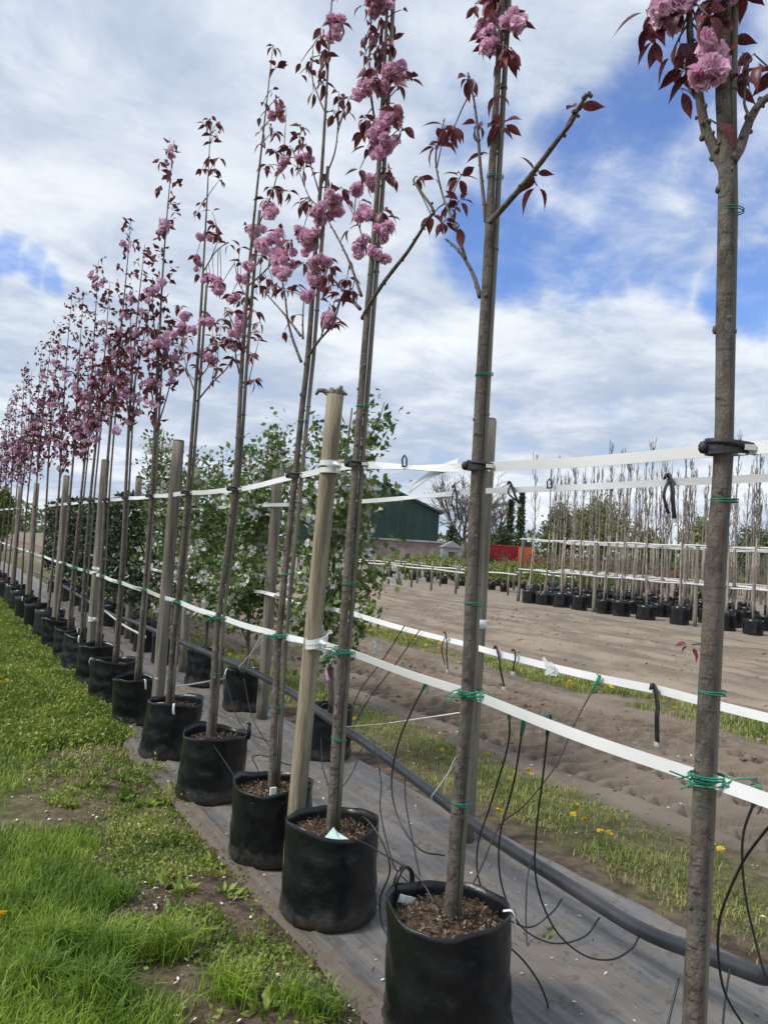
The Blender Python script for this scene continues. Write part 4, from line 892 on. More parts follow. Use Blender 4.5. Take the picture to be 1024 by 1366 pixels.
# ------------------------------------------------------------------ ties
def at_path(i, z):
    P = PATHS[i]; return np.array([np.interp(z, P[:, 2], P[:, 0]), np.interp(z, P[:, 2], P[:, 1]), z])
def loop_pts(c, rx, ry, n=25, tilt=0.0, ang=YAW):
    out = []
    for t in np.linspace(0, 2*math.pi, n):
        u, v = rx*math.cos(t), ry*math.sin(t)
        out.append(c+np.array([u*math.cos(ang)+v*math.sin(ang), -u*math.sin(ang)+v*math.cos(ang), tilt*u]))
    return out
for i in range(len(TY)):
    z = up_z(TY[i]); c = at_path(i, z)+np.array([0.010, -0.006, 0])
    root = empty('rubber_tie', tuple(c)); tag(root, 'black rubber tie holding the %s cherry trunk to the upper strap' % nth(i), 'tie', 'rubber ties on the front row')
    k = 1.15 if i == 0 else 1.0
    if i < 10:
        MB().ribbon(loop_pts(c, 0.043*k, 0.031*k, tilt=0.06), 0.024*k, 0.006).build('band', MT['rubber'], root, smooth=False)
        if i < 7:
            m = MB(); m.ribbon(loop_pts(c+np.array([0.01, -.006, .008]), 0.054*k, 0.035*k, tilt=-0.1), 0.012*k, 0.006)
            m.blob(c+np.array([CANE_OFF[0], CANE_OFF[1], 0])*-0.050*k, 0.013, 7, 5, (1, 1, 1.2)); m.blob(c+np.array([CANE_OFF[0], CANE_OFF[1], 0])*0.054*k, 0.012, 7, 5); m.build('cross_band', MT['rubber'], root)
            bpos = c+np.array([CANE_OFF[0], CANE_OFF[1], 0])*0.028*k+np.array([-math.sin(YAW), -math.cos(YAW), 0])*0.039*k
            MB().box(bpos, (0.024, 0.006, 0.013), Matrix.Rotation(-YAW, 3, 'Z')).build('buckle', MT['buckle'], root, smooth=False)
    else:
        MB().ribbon(loop_pts(c, 0.042, 0.032, 13), 0.026, 0.006).build('band', MT['rubber'], root)
    z = lo_z(TY[i]); c = at_path(i, z)+np.array([0.010, -0.006, 0.004])
    root = empty('twine_tie', tuple(c)); tag(root, 'green twine tying the %s cherry trunk to the lower strap' % nth(i), 'twine', 'green twine ties on the front row')
    m = MB()
    for q in range(5 if i < 8 else 3): m.tube(loop_pts(c+np.array([0, 0, rnd.uniform(-.012, .012)]), 0.040+.0015*q, 0.029+.0015*q, 19 if i < 8 else 11, rnd.uniform(-.25, .25)), 0.0022 if i < 8 else 0.004, 4, cap=False)
    m.build('loops', MT['twine'], root)
    if i < 8:
        e = np.array([-math.sin(YAW), -math.cos(YAW), 0])*0.034; s = np.array([CANE_OFF[0], CANE_OFF[1], 0])
        for q in range(6):
            sg = -1 if q % 2 else 1; st = c+e+s*0.02*sg
            MB().tube(catmull([st, st+s*sg*0.03+np.array([0, 0, rnd.uniform(-.01, .02)])+e*.2, st+s*sg*rnd.uniform(.05, .085)+np.array([0, 0, rnd.uniform(-.035, .03)])], 4), 0.0020, 4).build('loose_end', MT['twine'], root)
    # thin turns of green thread higher and lower on the near stems
    if i < 5:
        for zt in ([0.75, 1.42, 2.2, 2.9] if i else [1.30, 1.75, 2.45]):
            cc = at_path(i, zt)+np.array([0.010, -0.006, 0]); m = MB()
            for q in range(2): m.tube(loop_pts(cc+np.array([0, 0, .006*q]), 0.036-.0025*zt, 0.026-.002*zt, 17, rnd.uniform(-.2, .2)), 0.0016, 4, cap=False)
            m.build('thread_turns', MT['twine'], root)
# rubber ties hanging loose from the back-row straps, and small buckles
def hanging(px, py, px2, py2, label, x=2.585, w=0.020, double=True):
    a = onx(px, py, x); b = onx(px2, py2, x-0.01); root = empty('hanging_tie', tuple(a)); tag(root, label, 'tie', 'rubber ties hanging from the back straps')
    mid = (a+b)/2+np.array([-.012, -.012, 0])
    MB().ribbon(catmull([a+np.array([0, 0.03, .012]), a+np.array([-.006, 0.0, .014]), a*0.7+b*0.3+np.array([-.01, -.016, 0]), mid, b], 5), w, 0.004, updir=(0.3, 1, 0)).build('band', MT['rubber'], root)
    if double: MB().ribbon(catmull([a+np.array([0, 0, .012]), a*0.6+b*0.4+np.array([-.02, .022, 0]), b+np.array([0, .03, .02])], 5), w*0.7, 0.004, updir=(0.3, 1, 0)).build('tail', MT['rubber'], root)
    MB().box(b+np.array([0, 0, -.008]), (0.012, 0.02, 0.016)).build('buckle', MT['buckle'], root, smooth=False)
hanging(893, 640, 899, 692, 'black tie hanging from the back upper strap left of the rightmost trunk', w=0.024)
hanging(681, 648, 692, 672, 'short black tie hanging from the back upper strap right of the nearest full trunk')
hanging(607, 652, 612, 694, 'black tie hanging from the back upper strap left of the nearest full trunk')
hanging(874, 922, 876, 990, 'single black strip hanging from the back lower strap left of the rightmost trunk', double=False, w=0.026)
hanging(663, 868, 672, 916, 'black tie hanging from the back lower strap right of the nearest full trunk', double=False, w=0.018)
hanging(687, 872, 684, 896, 'tiny black strip on the back lower strap above the drip tubes', double=False, w=0.012)
hanging(595, 848, 597, 893, 'black looped tie hanging from the back lower strap left of the nearest full trunk', w=0.010)
for px, py, x, lab in ((540, 616, XR+0.02, 'small dark buckle on the front upper strap before the green barn'), (733, 646, 2.58, 'small dark buckle on the back upper strap before the far bare trees')):
    c = onx(px, py, x); m = MB(); m.tube([c+np.array([0, -.014, -.02]), c+np.array([-.004, -.016, .012]), c+np.array([-.004, 0, .026]), c+np.array([-.004, .016, .012]), c+np.array([0, .014, -.02])], 0.0035, 6); m.tube([c+np.array([-.003, -.016, -.018]), c+np.array([-.003, .016, -.018])], .0035, 6)
    tag(m.build('strap_buckle', MT['rubber']), lab, 'buckle')
# pink ribbon
p = onx(437, 886, XR); tag(MB().ribbon(catmull([p, p+np.array([-.01, -.01, -.03]), p+np.array([0, -.02, -.075])], 5), 0.014, 0.002).build('marker_ribbon', MT['ribbon_pink']), 'small pink marker ribbon below the white wrap on the splintered post', 'ribbon')
# paper label round the grey post
p = np.array([2.66, 3.39, 1.20]); tag(MB().ribbon(loop_pts(p, .052, .052), 0.05, 0.002).build('paper_band', MT['tag']), 'pale paper band on the grey post behind the nearest full trunk', 'label')

# ------------------------------------------------------------------ irrigation
pipe_pts = [onx(px, py, 2.44) for px, py in ((1080, 1325), (1010, 1300), (935, 1272), (850, 1238), (740, 1170), (640, 1106), (560, 1045), (500, 1000), (455, 970), (385, 922), (330, 893), (250, 860), (180, 830), (140, 815))]
pipe_pts = [np.array([2.44, -0.6, .2]), np.array([2.44, 0.5, .23])]+pipe_pts+[np.array([2.46, 17, .42]), np.array([2.46, 22, .4])]
o = MB().tube(catmull(pipe_pts, 7), 0.0285, 14).build('irrigation_pipe', MT['pipe']); tag(o, 'thick black irrigation pipe slung along the ground cloth', 'pipe')
# wire hangers for the pipe on the posts
for k, y in enumerate((3.36, 6.28, 8.7)):
    P_ = catmull(pipe_pts, 7); z = float(np.interp(y, P_[:, 1], P_[:, 2])); m = MB()
    m.tube(catmull([(2.605, y, z+.30), (2.50, y, z+.12), (2.475, y, z), (2.44, y, z-.036), (2.40, y, z), (2.44, y, z+.05), (2.605, y, z+.24)], 5), 0.002, 4)
    tag(m.build('wire_hanger', MT['strap']), 'thin wire holding the black pipe to the %s back row post' % ['nearest', 'second', 'third'][k], 'wire', 'pipe hangers')
def drip(pxs, xs, label, end=None, r=0.0034):
    n = len(pxs); Q = catmull([onx(px, py, xs[0]+(xs[1]-xs[0])*k/(n-1)) for k, (px, py) in enumerate(pxs)], 7)
    root = empty('drip_tube', tuple(Q[0])); tag(root, label, 'tube', 'thin drip tubes')
    MB().tube(Q, r, 7).build('hose', MT['hose'], root)
    if end:
        m = MB(); m.tube([Q[0]+np.array([0, 0, .012]), Q[0], Q[2]], [.007, .0085, .006], 6); m.build('dripper', MT[end], root)
        m = MB(); a = Q[0]; m.tube(catmull([a+np.array([0, .02, .01]), a+np.array([-.01, 0, .015]), a+np.array([-.008, -.015, -.02]), a+np.array([.0, 0, -.05])], 4), .002, 4); m.build('twine', MT['twine'], root)
LX, PX = XR+0.06, 2.40
drip([(570, 908), (549, 948), (530, 995), (522, 1048), (533, 1096), (560, 1133), (592, 1141)], (LX, XR+.02), 'drip tube clipped to the lower strap left of the nearest full trunk', 'twine')
drip([(498, 988), (508, 1040), (507, 1080), (517, 1128), (527, 1158), (545, 1178)], (PX, 1.75), 'drip tube dropping from the pipe between the two nearest bags')
drip([(540, 1040), (541, 1070), (548, 1110), (556, 1150), (560, 1168)], (PX, 1.95), 'short drip tube dangling under the pipe left of the nearest full trunk')
drip([(679, 945), (677, 995), (655, 1070), (637, 1128), (639, 1176), (661, 1213), (703, 1237), (735, 1218), (749, 1199)], (LX, PX), 'drip tube with green and red end, first right of the nearest full trunk', 'twine')
drip([(699, 955), (685, 1043), (666, 1118), (669, 1181), (693, 1234), (735, 1258), (778, 1250), (799, 1224)], (LX, PX), 'drip tube with green end, second right of the nearest full trunk', 'twine')
drip([(732, 958), (724, 1033), (714, 1118), (716, 1181), (740, 1240), (778, 1274), (815, 1280), (841, 1266), (852, 1249)], (LX, PX), 'drip tube with black end, third right of the nearest full trunk', 'hose')
drip([(799, 904), (767, 963), (740, 1022), (698, 1075), (666, 1102), (640, 1160), (613, 1213), (606, 1232)], (2.58, XR+.06), 'drip tube slanting from the back lower strap down to the nearest bag', 'twine')
drip([(1011, 1056), (990, 1118), (993, 1192), (1008, 1260), (1019, 1300)], (LX, PX), 'drip tube with green end right of the rightmost trunk', 'twine')
drip([(1040, 1088), (1015, 1115), (985, 1160), (958, 1234), (963, 1314), (990, 1366), (1015, 1400)], (LX, 2.0), 'drip tube bowing left at the right edge of the picture')
drip([(973, 1290), (966, 1340), (962, 1390)], (PX, 2.1), 'short drip tube hanging from the pipe right of the rightmost trunk')
drip([(905, 1305), (895, 1345), (885, 1390)], (1.9, 1.8), 'short drip tube at the foot of the rightmost trunk')
drip([(608, 1268), (613, 1250), (639, 1242), (682, 1266), (714, 1303), (730, 1340), (726, 1348), (714, 1312), (702, 1250), (703, 1171), (714, 1135)], (XR-.02, PX), 'looping drip tube lying over the rim of the nearest bag')
drip([(452, 1118), (480, 1122), (512, 1140), (545, 1160), (566, 1182), (580, 1206)], (XR+.02, XR+.02), 'drip tube arching between the two nearest bags')
drip([(470, 1112), (484, 1090), (508, 1120), (520, 1160), (507, 1200), (512, 1240), (535, 1262)], (XR+.05, XR+.15), 'wide loop of drip tube beside the second nearest bag')
drip([(540, 834), (512, 878), (480, 921), (464, 960)], (2.58, 2.40), 'left one of two drip tubes slanting from the back lower strap')
drip([(560, 840), (524, 890), (490, 935), (470, 972)], (2.58, 2.42), 'right one of two drip tubes slanting from the back lower strap')
drip([(300, 900), (314, 952), (332, 977), (359, 989), (370, 1000)], (PX, XR+.1), 'drip tube sagging left of the fourth cherry trunk')
drip([(325, 905), (336, 955), (352, 985), (372, 1010)], (PX, XR+.15), 'thin tube sagging close left of the fourth cherry trunk')
drip([(352, 1044), (342, 1022), (337, 1010), (352, 1008), (378, 1018), (395, 1022)], (XR, 2.1), 'bent drip tube rising from the fourth bag')
drip([(282, 990), (296, 1010), (312, 1034), (328, 1050)], (XR-.05, XR-.1), 'drip tube lying over the rim of the fifth bag')
drip([(428, 985), (430, 1020), (438, 1048)], (PX, XR+.1), 'drip tube dropping behind the third cherry trunk')
drip([(482, 1000), (470, 1030), (455, 1052), (446, 1062)], (PX, XR+.08), 'drip tube curving from the pipe to the third cherry trunk')
# twine between pipe and trunk
a, b = onx(455, 970, 2.40), onx(618, 950, XR+.03); tag(MB().tube([a, (a+b)/2-np.array([0, 0, .01]), b], .0022, 4).build('guy_twine', MT['strap']), 'thin pale string from the pipe to the nearest full trunk', 'string')
# slack pale cord by the second post
a, b, c = onx(208, 905, 1.60), onx(235, 915, 1.8), onx(300, 905, 2.4)
tag(MB().tube(catmull([a, b, c], 6), .006, 6).build('slack_cord', MT['strap']), 'slack pale cord tied round the second front row post', 'cord')
a, b = onx(140, 815, 2.3), onx(195, 850, 2.3)
tag(MB().ribbon(catmull([a, (a+b)/2-np.array([0, 0, .03]), b], 5), .03, .003).build('fallen_strap', MT['strap']), 'fallen white strap lying low before the dark hedge', 'strap')

# ------------------------------------------------------------------ back row: white blossom trees, hedge
def blossom_tree(y, top, w, seed, label, x=2.68, dens=1.0):
    rg = np.random.default_rng(seed); root = empty('blossom_tree', (x, y, 0.3)); tag(root, label, 'tree', 'white blossom trees of the back row')
    m = MB(); zs = np.linspace(0.3, top-.1, 12); P = np.stack([x+.03*np.sin(zs*2+seed), y+.03*np.cos(zs*2.3+seed), zs], 1)
    m.tube(P, [.022*(1-.75*k/11) for k in range(12)], 7).build('trunk', MT['bark'], root)
    C = []; W = []
    for k in range(13):
        t0 = 0.62+k*(top-1.1)/13; a = k*2.4+seed; L = rg.uniform(.45, .8); d = np.array([math.cos(a)*.8, math.sin(a), 0])
        s = np.array([np.interp(t0, zs, P[:, 0]), np.interp(t0, zs, P[:, 1]), t0])
        Q = [s+d*w*math.sin(u*1.4)*.95+np.array([0, 0, L*u*0.75]) for u in np.linspace(0, 1, 6)]
        MB().tube(Q, [.008*(1-.6*u) for u in np.linspace(0, 1, 6)], 5).build('branch', MT['twig'], root)
        for u in rg.uniform(.15, 1.0, int(27*dens)):
            c = s+d*w*math.sin(u*1.4)*.95+np.array([0, 0, L*u*0.75])+rg.normal(size=3)*.075; C.append(c)
            if rg.random() < .20: W.append(c+rg.normal(size=3)*.03)
    C = np.array(C); W = np.array(W); C = C[vnoise(C[:, 1]*5+seed, C[:, 2]*5) > .22]
    LP = np.repeat(C, 11, 0)+rg.normal(size=(len(C)*11, 3))*.055
    V, F = leaf_cloud(LP, .062, rg, .1, .58); tag(link_mesh('foliage', raw_mesh('foliage', V-np.array([x, y, .3]), F, MT['green_leaf'], False), root), kind='stuff')
    W = W+np.array([-.05, -.03, 0]); FP = np.repeat(W, 8, 0)+rg.normal(size=(len(W)*8, 3))*.030
    V, F = flower_cloud(FP, .024, rg); tag(link_mesh('blossom', raw_mesh('blossom', V-np.array([x, y, .3]), F, MT['white_petal'], False), root), kind='stuff')
for k, (y, top, w) in enumerate(((5.12, 2.72, .36), (6.75, 2.72, .31), (7.95, 2.55, .31), (9.35, 2.7, .26), (10.3, 3.05, .16))):
    d = ['white blossom tree behind the splintered post, nearest of the back row', 'white blossom tree of the back row left of its grey post', 'white blossom tree of the back row, third from the right', 'slim white blossom tree of the back row, fourth from the right', 'tall thin leafy shoot tree at the left end of the blossom trees'][k]
    blossom_tree(y, top, w, 40+k, d, dens=1.0 if k < 3 else .6)
    grow_bag(2.66, y, .195, .37, 300+k, 'black grow bag of the back row, %s from the right' % NUM[k], 'grow bags of the back row', 'tag' if k == 1 else None, detail=1 if k < 3 else 0, handle=(1.0, 4.2) if k < 3 else ())
for k in range(9):
    y = 11.0+k*1.05; x = 2.78; rg = np.random.default_rng(900+k); root = empty('laurel_hedge', (x, y, .3)); tag(root, 'dark evergreen hedge plant of the back row, %s from the right' % NUM[k], 'hedge', 'evergreen hedge plants')
    MB().tube([(x, y, .3), (x+.02, y, 1.0), (x, y+.02, 1.9)], [.02, .016, .008], 6).build('stem', MT['twig'], root)
    N = 5200; top = 2.05+.12*rg.random()
    P = np.stack([x+rg.uniform(-1, 1, N)*.30, y+rg.uniform(-1, 1, N)*.56, .55+(top-.55)*rg.random(N)**.9], 1)
    e = ((P[:, 0]-x)/.30)**2+((P[:, 1]-y)/.6)**2; P = P[(e < 1.25) & (vnoise(P[:, 1]*6, P[:, 2]*6+k) > .22)]
    V, F = leaf_cloud(P, .085, rg, -.1, .45); tag(link_mesh('foliage', raw_mesh('foliage', V-np.array([x, y, .3]), F, MT['dark_leaf'], False), root), kind='stuff')
    grow_bag(x, y, .19, .36, 950+k, 'black grow bag under the evergreen hedge, %s from the right' % NUM[k], 'grow bags under the hedge', detail=0, handle=())

# ------------------------------------------------------------------ far field of bare trees
def bare_variant(seed, top):
    rg = np.random.default_rng(seed); zs = np.linspace(.3, top, 14)
    P = np.stack([.03*np.sin(zs*1.1+seed), .03*np.cos(zs*1.4+seed*2), zs], 1)
    t = MB().tube(P, [.031*(1-.62*(z/top)**1.3) for z in zs], 6); t.tube([(.06, .02, .3), (.06, .02, 2.3)], .018, 5)
    tw = MB()
    for k in range(22):
        z = rg.uniform(2.1, top-.2); a = rg.uniform(0, 6.28); L = rg.uniform(.25, .7)*(1-.5*(z-2)/(top-2)); d = np.array([math.cos(a), math.sin(a), 0]); s = np.array([np.interp(z, zs, P[:, 0]), np.interp(z, zs, P[:, 1]), z])
        Q = [s, s+d*L*.2+np.array([0, 0, L*.4]), s+d*L*.27+np.array([0, 0, L*1.05])]
        tw.tube(Q, [.010, .008, .005], 4)
        for j in range(2):
            b = s+d*L*.22+np.array([0, 0, L*(.5+.2*j)]); e = rg.normal(size=3)*.6; e[2] = abs(e[2])+.7; e /= np.linalg.norm(e); tw.tube([b, b+e*L*.35], [.006, .0035], 3)
    return raw_mesh('trunk', t.V, t.F, MT['pale_bark']), raw_mesh('twigs', tw.V, tw.F, MT['bare_twig'])
BV = [bare_variant(70+k, h) for k, h in enumerate((4.9, 4.6, 5.1, 4.5, 4.8))]
def far_bag_mesh(seed):
    o = grow_bag(0, 0, .26, .42, seed, 'x', 'x', detail=0, handle=()); ch = {c.name.split('.')[0]: c.data for c in o.children}
    for c in list(o.children): bpy.data.objects.remove(c)
    bpy.data.objects.remove(o); return ch
FB = [far_bag_mesh(s) for s in (61, 62, 63)]
def far_tree(x, y, label, group):
    v = rnd.choice(BV); o = link_mesh('bare_tree', v[0], None, (x, y, 0.02)); o.rotation_euler = (rnd.uniform(-.012, .012), rnd.uniform(-.012, .012), rnd.uniform(0, 6.28)); s = rnd.uniform(.93, 1.06); o.scale = (1, 1, s)
    o.name = 'bare_tree'; tag(o, label, 'tree', group); link_mesh('twigs', v[1], o)
def far_bag(x, y, label, group):
    f = rnd.choice(FB); e = empty('grow_bag', (x, y, .0)); e.rotation_euler = (0, 0, rnd.uniform(0, 6.28)); tag(e, label, 'grow bag', group)
    s = rnd.uniform(.85, 1.08); e.scale = (s, s, rnd.uniform(.85, 1.1))
    for nme in ('bag_wall', 'soil'): link_mesh(nme, f[nme], e)
y17 = [19.2, 18.5, 17.75, 17.0, 16.0, 15.35, 14.5, 13.4, 12.05, 11.3, 10.3, 9.4]
for k, y in enumerate(y17):
    far_tree(17.2, y, 'bare sapling in the front line of the far field, %s from the left' % NUM[k], 'bare saplings in the far field')
    far_bag(17.2, y, 'black grow bag in the front line of the far field, %s from the left' % NUM[k], 'grow bags in the far field')
rowx = [18.6, 20.1, 21.8, 23.6, 26, 29]
for q, x in enumerate(rowx):
    y = 20.5+q*1.5-rnd.random(); k = 0
    while y > 7.5+q*1.6:
        far_tree(x+rnd.uniform(-.08, .08), y, 'bare sapling, %s from the left in the %s line of the far field' % (NUM[k], NUM[q+1]), 'bare saplings behind the front line')
        if q < 4: far_bag(x, y, 'black grow bag, %s from the left in the %s line of the far field' % (NUM[k], NUM[q+1]), 'grow bags behind the front line')
        y -= rnd.uniform(.72, 1.1); k += 1
for q, (x, y0, y1) in enumerate(((17.24, 19.9, 8.5), (18.64, 20.6, 8), (20.14, 21, 9), (21.84, 22.5, 9))):
    for z in (2.08, 1.07):
        pts = [(x, y, z+.012*math.sin(y*3+q)) for y in np.linspace(y0, y1, 40)]
        m = MB().ribbon(pts, .036, .012); tag(m.build('far_strap', MT['strap']), 'pale %s strap along the %s line of the far field' % ('upper' if z > 2 else 'lower', NUM[q]), 'strap', 'straps in the far field')
for k, y in enumerate((19.9, 16.5, 13.0, 9.9)):
    post(17.3, y, 2.15, .055, MT['old_post'], 'wooden post in the front line of the far field, %s from the left' % NUM[k], 'posts in the far field', lean=(0, -.12 if k == 0 else 0))
# nursery beds left of the far field: low stakes, rails, pots with green and reddish shrubs
k = 0
for x in (16.6, 19.0, 22.0, 26.0):
    for j, y in enumerate(np.arange(22.5, 40, 1.5)):
        zt = 1.05+rnd.uniform(-.08, .08)
        xx = x+rnd.uniform(-.1, .1)
        o = MB().tube([(xx, y, 0), (xx, y, zt*0.6), (xx+.01, y, zt)], [.045, .043, .04], 7).build('low_stake', MT['old_post']); tag(o, 'short grey stake, %s from the right in the %s line of the low beds' % (NUM[j], NUM[k]), 'stake', 'short stakes in the low beds')
    m = MB().ribbon([(x, y, .80+.015*math.sin(y*2+x)) for y in np.linspace(22, 40, 40)], .05, .012); tag(m.build('far_rail_strap', MT['strap']), 'pale strap along the low nursery beds, %s line from the front' % NUM[k], 'strap', 'straps of the low beds'); k += 1
MT['shrub'] = M('shrub', (0.10, 0.15, 0.025), (0.24, 0.27, 0.06), 2, 0.6, 0, island=0.5, transl=0.2)
MT['red_shrub'] = M('red_shrub', (0.13, 0.06, 0.05), (0.24, 0.12, 0.09), 2, 0.6, 0, island=0.5, transl=0.2)
def shrub_mesh(mat, seed, r, h):
    rg = np.random.default_rng(seed); P = rg.normal(size=(420, 3))*np.array([r*.5, r*.5, h*.22])+np.array([0, 0, .35+h*.45]); P = P[P[:, 2] > .3]
    V, F = leaf_cloud(P, .11, rg, -.3, .5); return raw_mesh('foliage', V, F, mat, False)
SH = [shrub_mesh(MT['shrub'], s, .4, .8) for s in (1, 2, 3)]; RSH = [shrub_mesh(MT['red_shrub'], s, .4, 1.2) for s in (4, 5)]
pot_v = MB().tube([(0, 0, 0), (0, 0, .18), (0, 0, .34)], [.15, .17, .18], 10)
pot_me = raw_mesh('pot', pot_v.V, pot_v.F, MT['bag'])
for q, x in enumerate((20.5, 23.5, 25, 28, 31, 35, 40)):
    for j, y in enumerate(np.arange(23, 24+.62*x, 1.15)):
        red = x > 27 and rnd.random() < .35
        e = empty('potted_shrub', (x+rnd.uniform(-.15, .15), y+rnd.uniform(-.2, .2), .0)); s = rnd.uniform(.8, 1.2); e.scale = (s, s, s); e.rotation_euler = (0, 0, rnd.uniform(0, 6))
        tag(e, ('reddish' if red else 'yellow green')+' low potted shrub, %s from the right in the %s bed before the barn' % (NUM[j], NUM[q]), 'shrub', 'reddish potted shrubs' if red else 'green potted shrubs')
        sh = link_mesh('foliage', rnd.choice(RSH if red else SH), e); tag(sh, kind='stuff'); link_mesh('pot', pot_me, e)

# ------------------------------------------------------------------ background trees
def grow(m, p, d, L, r, depth, rg, spread, tips):
    n = 3; Q = [p]
    for k in range(n):
        d = d+rg.normal(size=3)*.10; d[2] += .04; d /= np.linalg.norm(d); Q.append(Q[-1]+d*L/n)
    r = max(r, .028); m.tube(Q, [r, r*.9, r*.8, r*.68], 6 if depth > 2 else 4, cap=False)
    if depth == 0: tips.append(Q[-1]); return
    for k in range(rg.integers(3, 5)):
        a = rg.normal(size=3); a -= d*np.dot(a, d); a /= np.linalg.norm(a)
        dd = d+a*spread*rg.uniform(.6, 1.2); dd /= np.linalg.norm(dd)
        grow(m, Q[-1] if k < 2 else Q[rg.integers(1, 3)], dd, L*rg.uniform(.62, .82), r*.58, depth-1, rg, spread, tips)
def bare_crown(px, top_py, D, label, seed, width):
    b = ondist(px, 730, D); t = ondist(px, top_py, D); H = t[2]; rg = np.random.default_rng(seed)
    root = empty('leafless_tree', (b[0], b[1], 0)); tag(root, label, 'tree', 'background trees')
    m = MB().tube([(b[0], b[1], -.1), (b[0]+.1, b[1], H*.12), (b[0], b[1], H*.25)], [.42, .3, .25], 8); m.build('trunk', MT['bare_twig'], root)
    m = MB(); tips = []
    for k in range(5):
        a = k*1.26+rg.random(); grow(m, np.array([b[0], b[1], H*(.18+.02*k)]), np.array([math.cos(a)*width, math.sin(a)*width, 1.0]), H*.27, .15, 4, rg, .55, tips)
    tp = np.array(tips); zmax = tp[:, 2].max(); V = np.array(m.V); V[:, 2] *= H/zmax; m.V = [tuple(v) for v in V]
    m.build('crown', MT['bare_twig'], root)
bare_crown(618, 622, 85, 'tall leafless tree with fine grey twigs behind the green barn', 5, .75)
bare_crown(655, 650, 95, 'smaller leafless tree right of the tall leafless one', 9, .6)
MT['conifer'] = M('conifer', (0.04, 0.07, 0.035), (0.09, 0.13, 0.055), 1, 0.6, 0, island=0.5)
MT['tree_leaf'] = M('tree_leaf', (0.12, 0.16, 0.045), (0.27, 0.30, 0.105), .5, 0.6, 0, island=0.5, transl=0.2)
MT['tree_leaf_dark'] = M('tree_leaf_dark', (0.075, 0.11, 0.04), (0.17, 0.20, 0.08), .5, 0.6, 0, island=0.5, transl=0.15)
def leafy(name, px, top_py, D, wpx, label, mat, seed, conic=False, N=5200, group='background trees', size=None):
    b = ondist(px, 735, D); H = ondist(px, top_py, D)[2]; w = wpx/CF*D/2; rg = np.random.default_rng(seed)
    root = empty(name, (b[0], b[1], 0)); tag(root, label, 'tree', group); base = np.array([b[0], b[1], 0])
    m = MB().tube([base-np.array([0, 0, .1]), base+np.array([.05, 0, H*.4]), base+np.array([0, 0, H*.75])], [.03*H, .022*H, .008*H], 7); m.build('trunk', MT['bark'], root)
    if conic:
        z = rg.random(N)**.8; a = rg.random(N)*6.283; r = w*(1-z)**.7*np.sqrt(rg.random(N))*(0.75+.35*np.sin(z*40+a*2)); P = np.stack([r*np.cos(a), r*np.sin(a), H*(.06+.94*z)], 1)
    else:
        cl = rg.normal(size=(26, 3)); cl /= np.linalg.norm(cl, axis=1)[:, None]; cl *= rg.uniform(.35, .85, (26, 1)); cl = cl*np.array([w, w, H*.42])+np.array([0, 0, H*.56])
        P = cl[rg.integers(0, 26, N)]+rg.normal(size=(N, 3))*np.array([w*.17, w*.17, H*.075]); P = P[P[:, 2] > .3]
        m = MB()
        for c in cl[:14]: m.tube([(0, 0, H*.3), tuple(c*.6+np.array([0, 0, H*.1])), tuple(c)], [.012*H, .008*H, .003*H], 4)
        m.build('limbs', MT['bark'], root, world=False)
    V, F = leaf_cloud(P, size or D*.0042, rg, .1, .6); tag(link_mesh('crown', raw_mesh('crown', V, F, mat, False), root), kind='stuff')
leafy('conifer', 692, 654, 75, 17, 'narrow dark conifer above the red container', MT['conifer'], 1, True, 3000)
leafy('conifer', 678, 668, 78, 14, 'shorter dark conifer left of the narrow one', MT['conifer'], 2, True, 2500)
leafy('conifer', 668, 700, 70, 40, 'low dark evergreen behind the red container', MT['conifer'], 22, False, 3000)
leafy('conifer', 602, 698, 66, 18, 'small dark evergreen by the right end of the green barn', MT['conifer'], 23, False, 2000)
leafy('leafy_tree', 800, 658, 70, 88, 'broad green tree behind the far bare saplings', MT['tree_leaf'], 3, N=7000)
leafy('leafy_tree', 745, 668, 72, 55, 'rounded green tree right of the conifers', MT['tree_leaf_dark'], 4)
leafy('leafy_tree', 930, 692, 66, 50, 'low green tree behind the saplings near the rightmost trunk', MT['tree_leaf'], 5)
leafy('leafy_tree', 1010, 700, 64, 70, 'low dark tree at the right edge behind the saplings', MT['tree_leaf_dark'], 6)
leafy('leafy_tree', 868, 700, 75, 60, 'low dark green tree between the two green ones behind the saplings', MT['tree_leaf_dark'], 7)
leafy('leafy_tree', 480, 652, 60, 22, 'green tree beside the left part of the green barn', MT['tree_leaf'], 8)
leafy('leafy_tree', 2, 648, 42, 34, 'light green tree at the left edge behind the cherry row', MT['tree_leaf'], 9, N=5000)
leafy('leafy_tree', -40, 640, 45, 60, 'light green tree beyond the left end of the cherry row', MT['tree_leaf'], 10)
# distant tree line along the horizon
rg = np.random.default_rng(77); N = 22000; th = rg.uniform(-.9, 1.9, N); Dd = rg.uniform(150, 175, N); P = np.stack([Dd*np.sin(th), Dd*np.cos(th), rg.random(N)**1.3*(3.2+3.0*vnoise(th*22, th*0+3))], 1)
V, F = leaf_cloud(P, 1.1, rg, 0, .7); o = link_mesh('distant_wood', raw_mesh('distant_wood', V, F, MT['tree_leaf_dark'], False)); tag(o, 'low dark wood along the horizon', 'wood', kind='stuff')
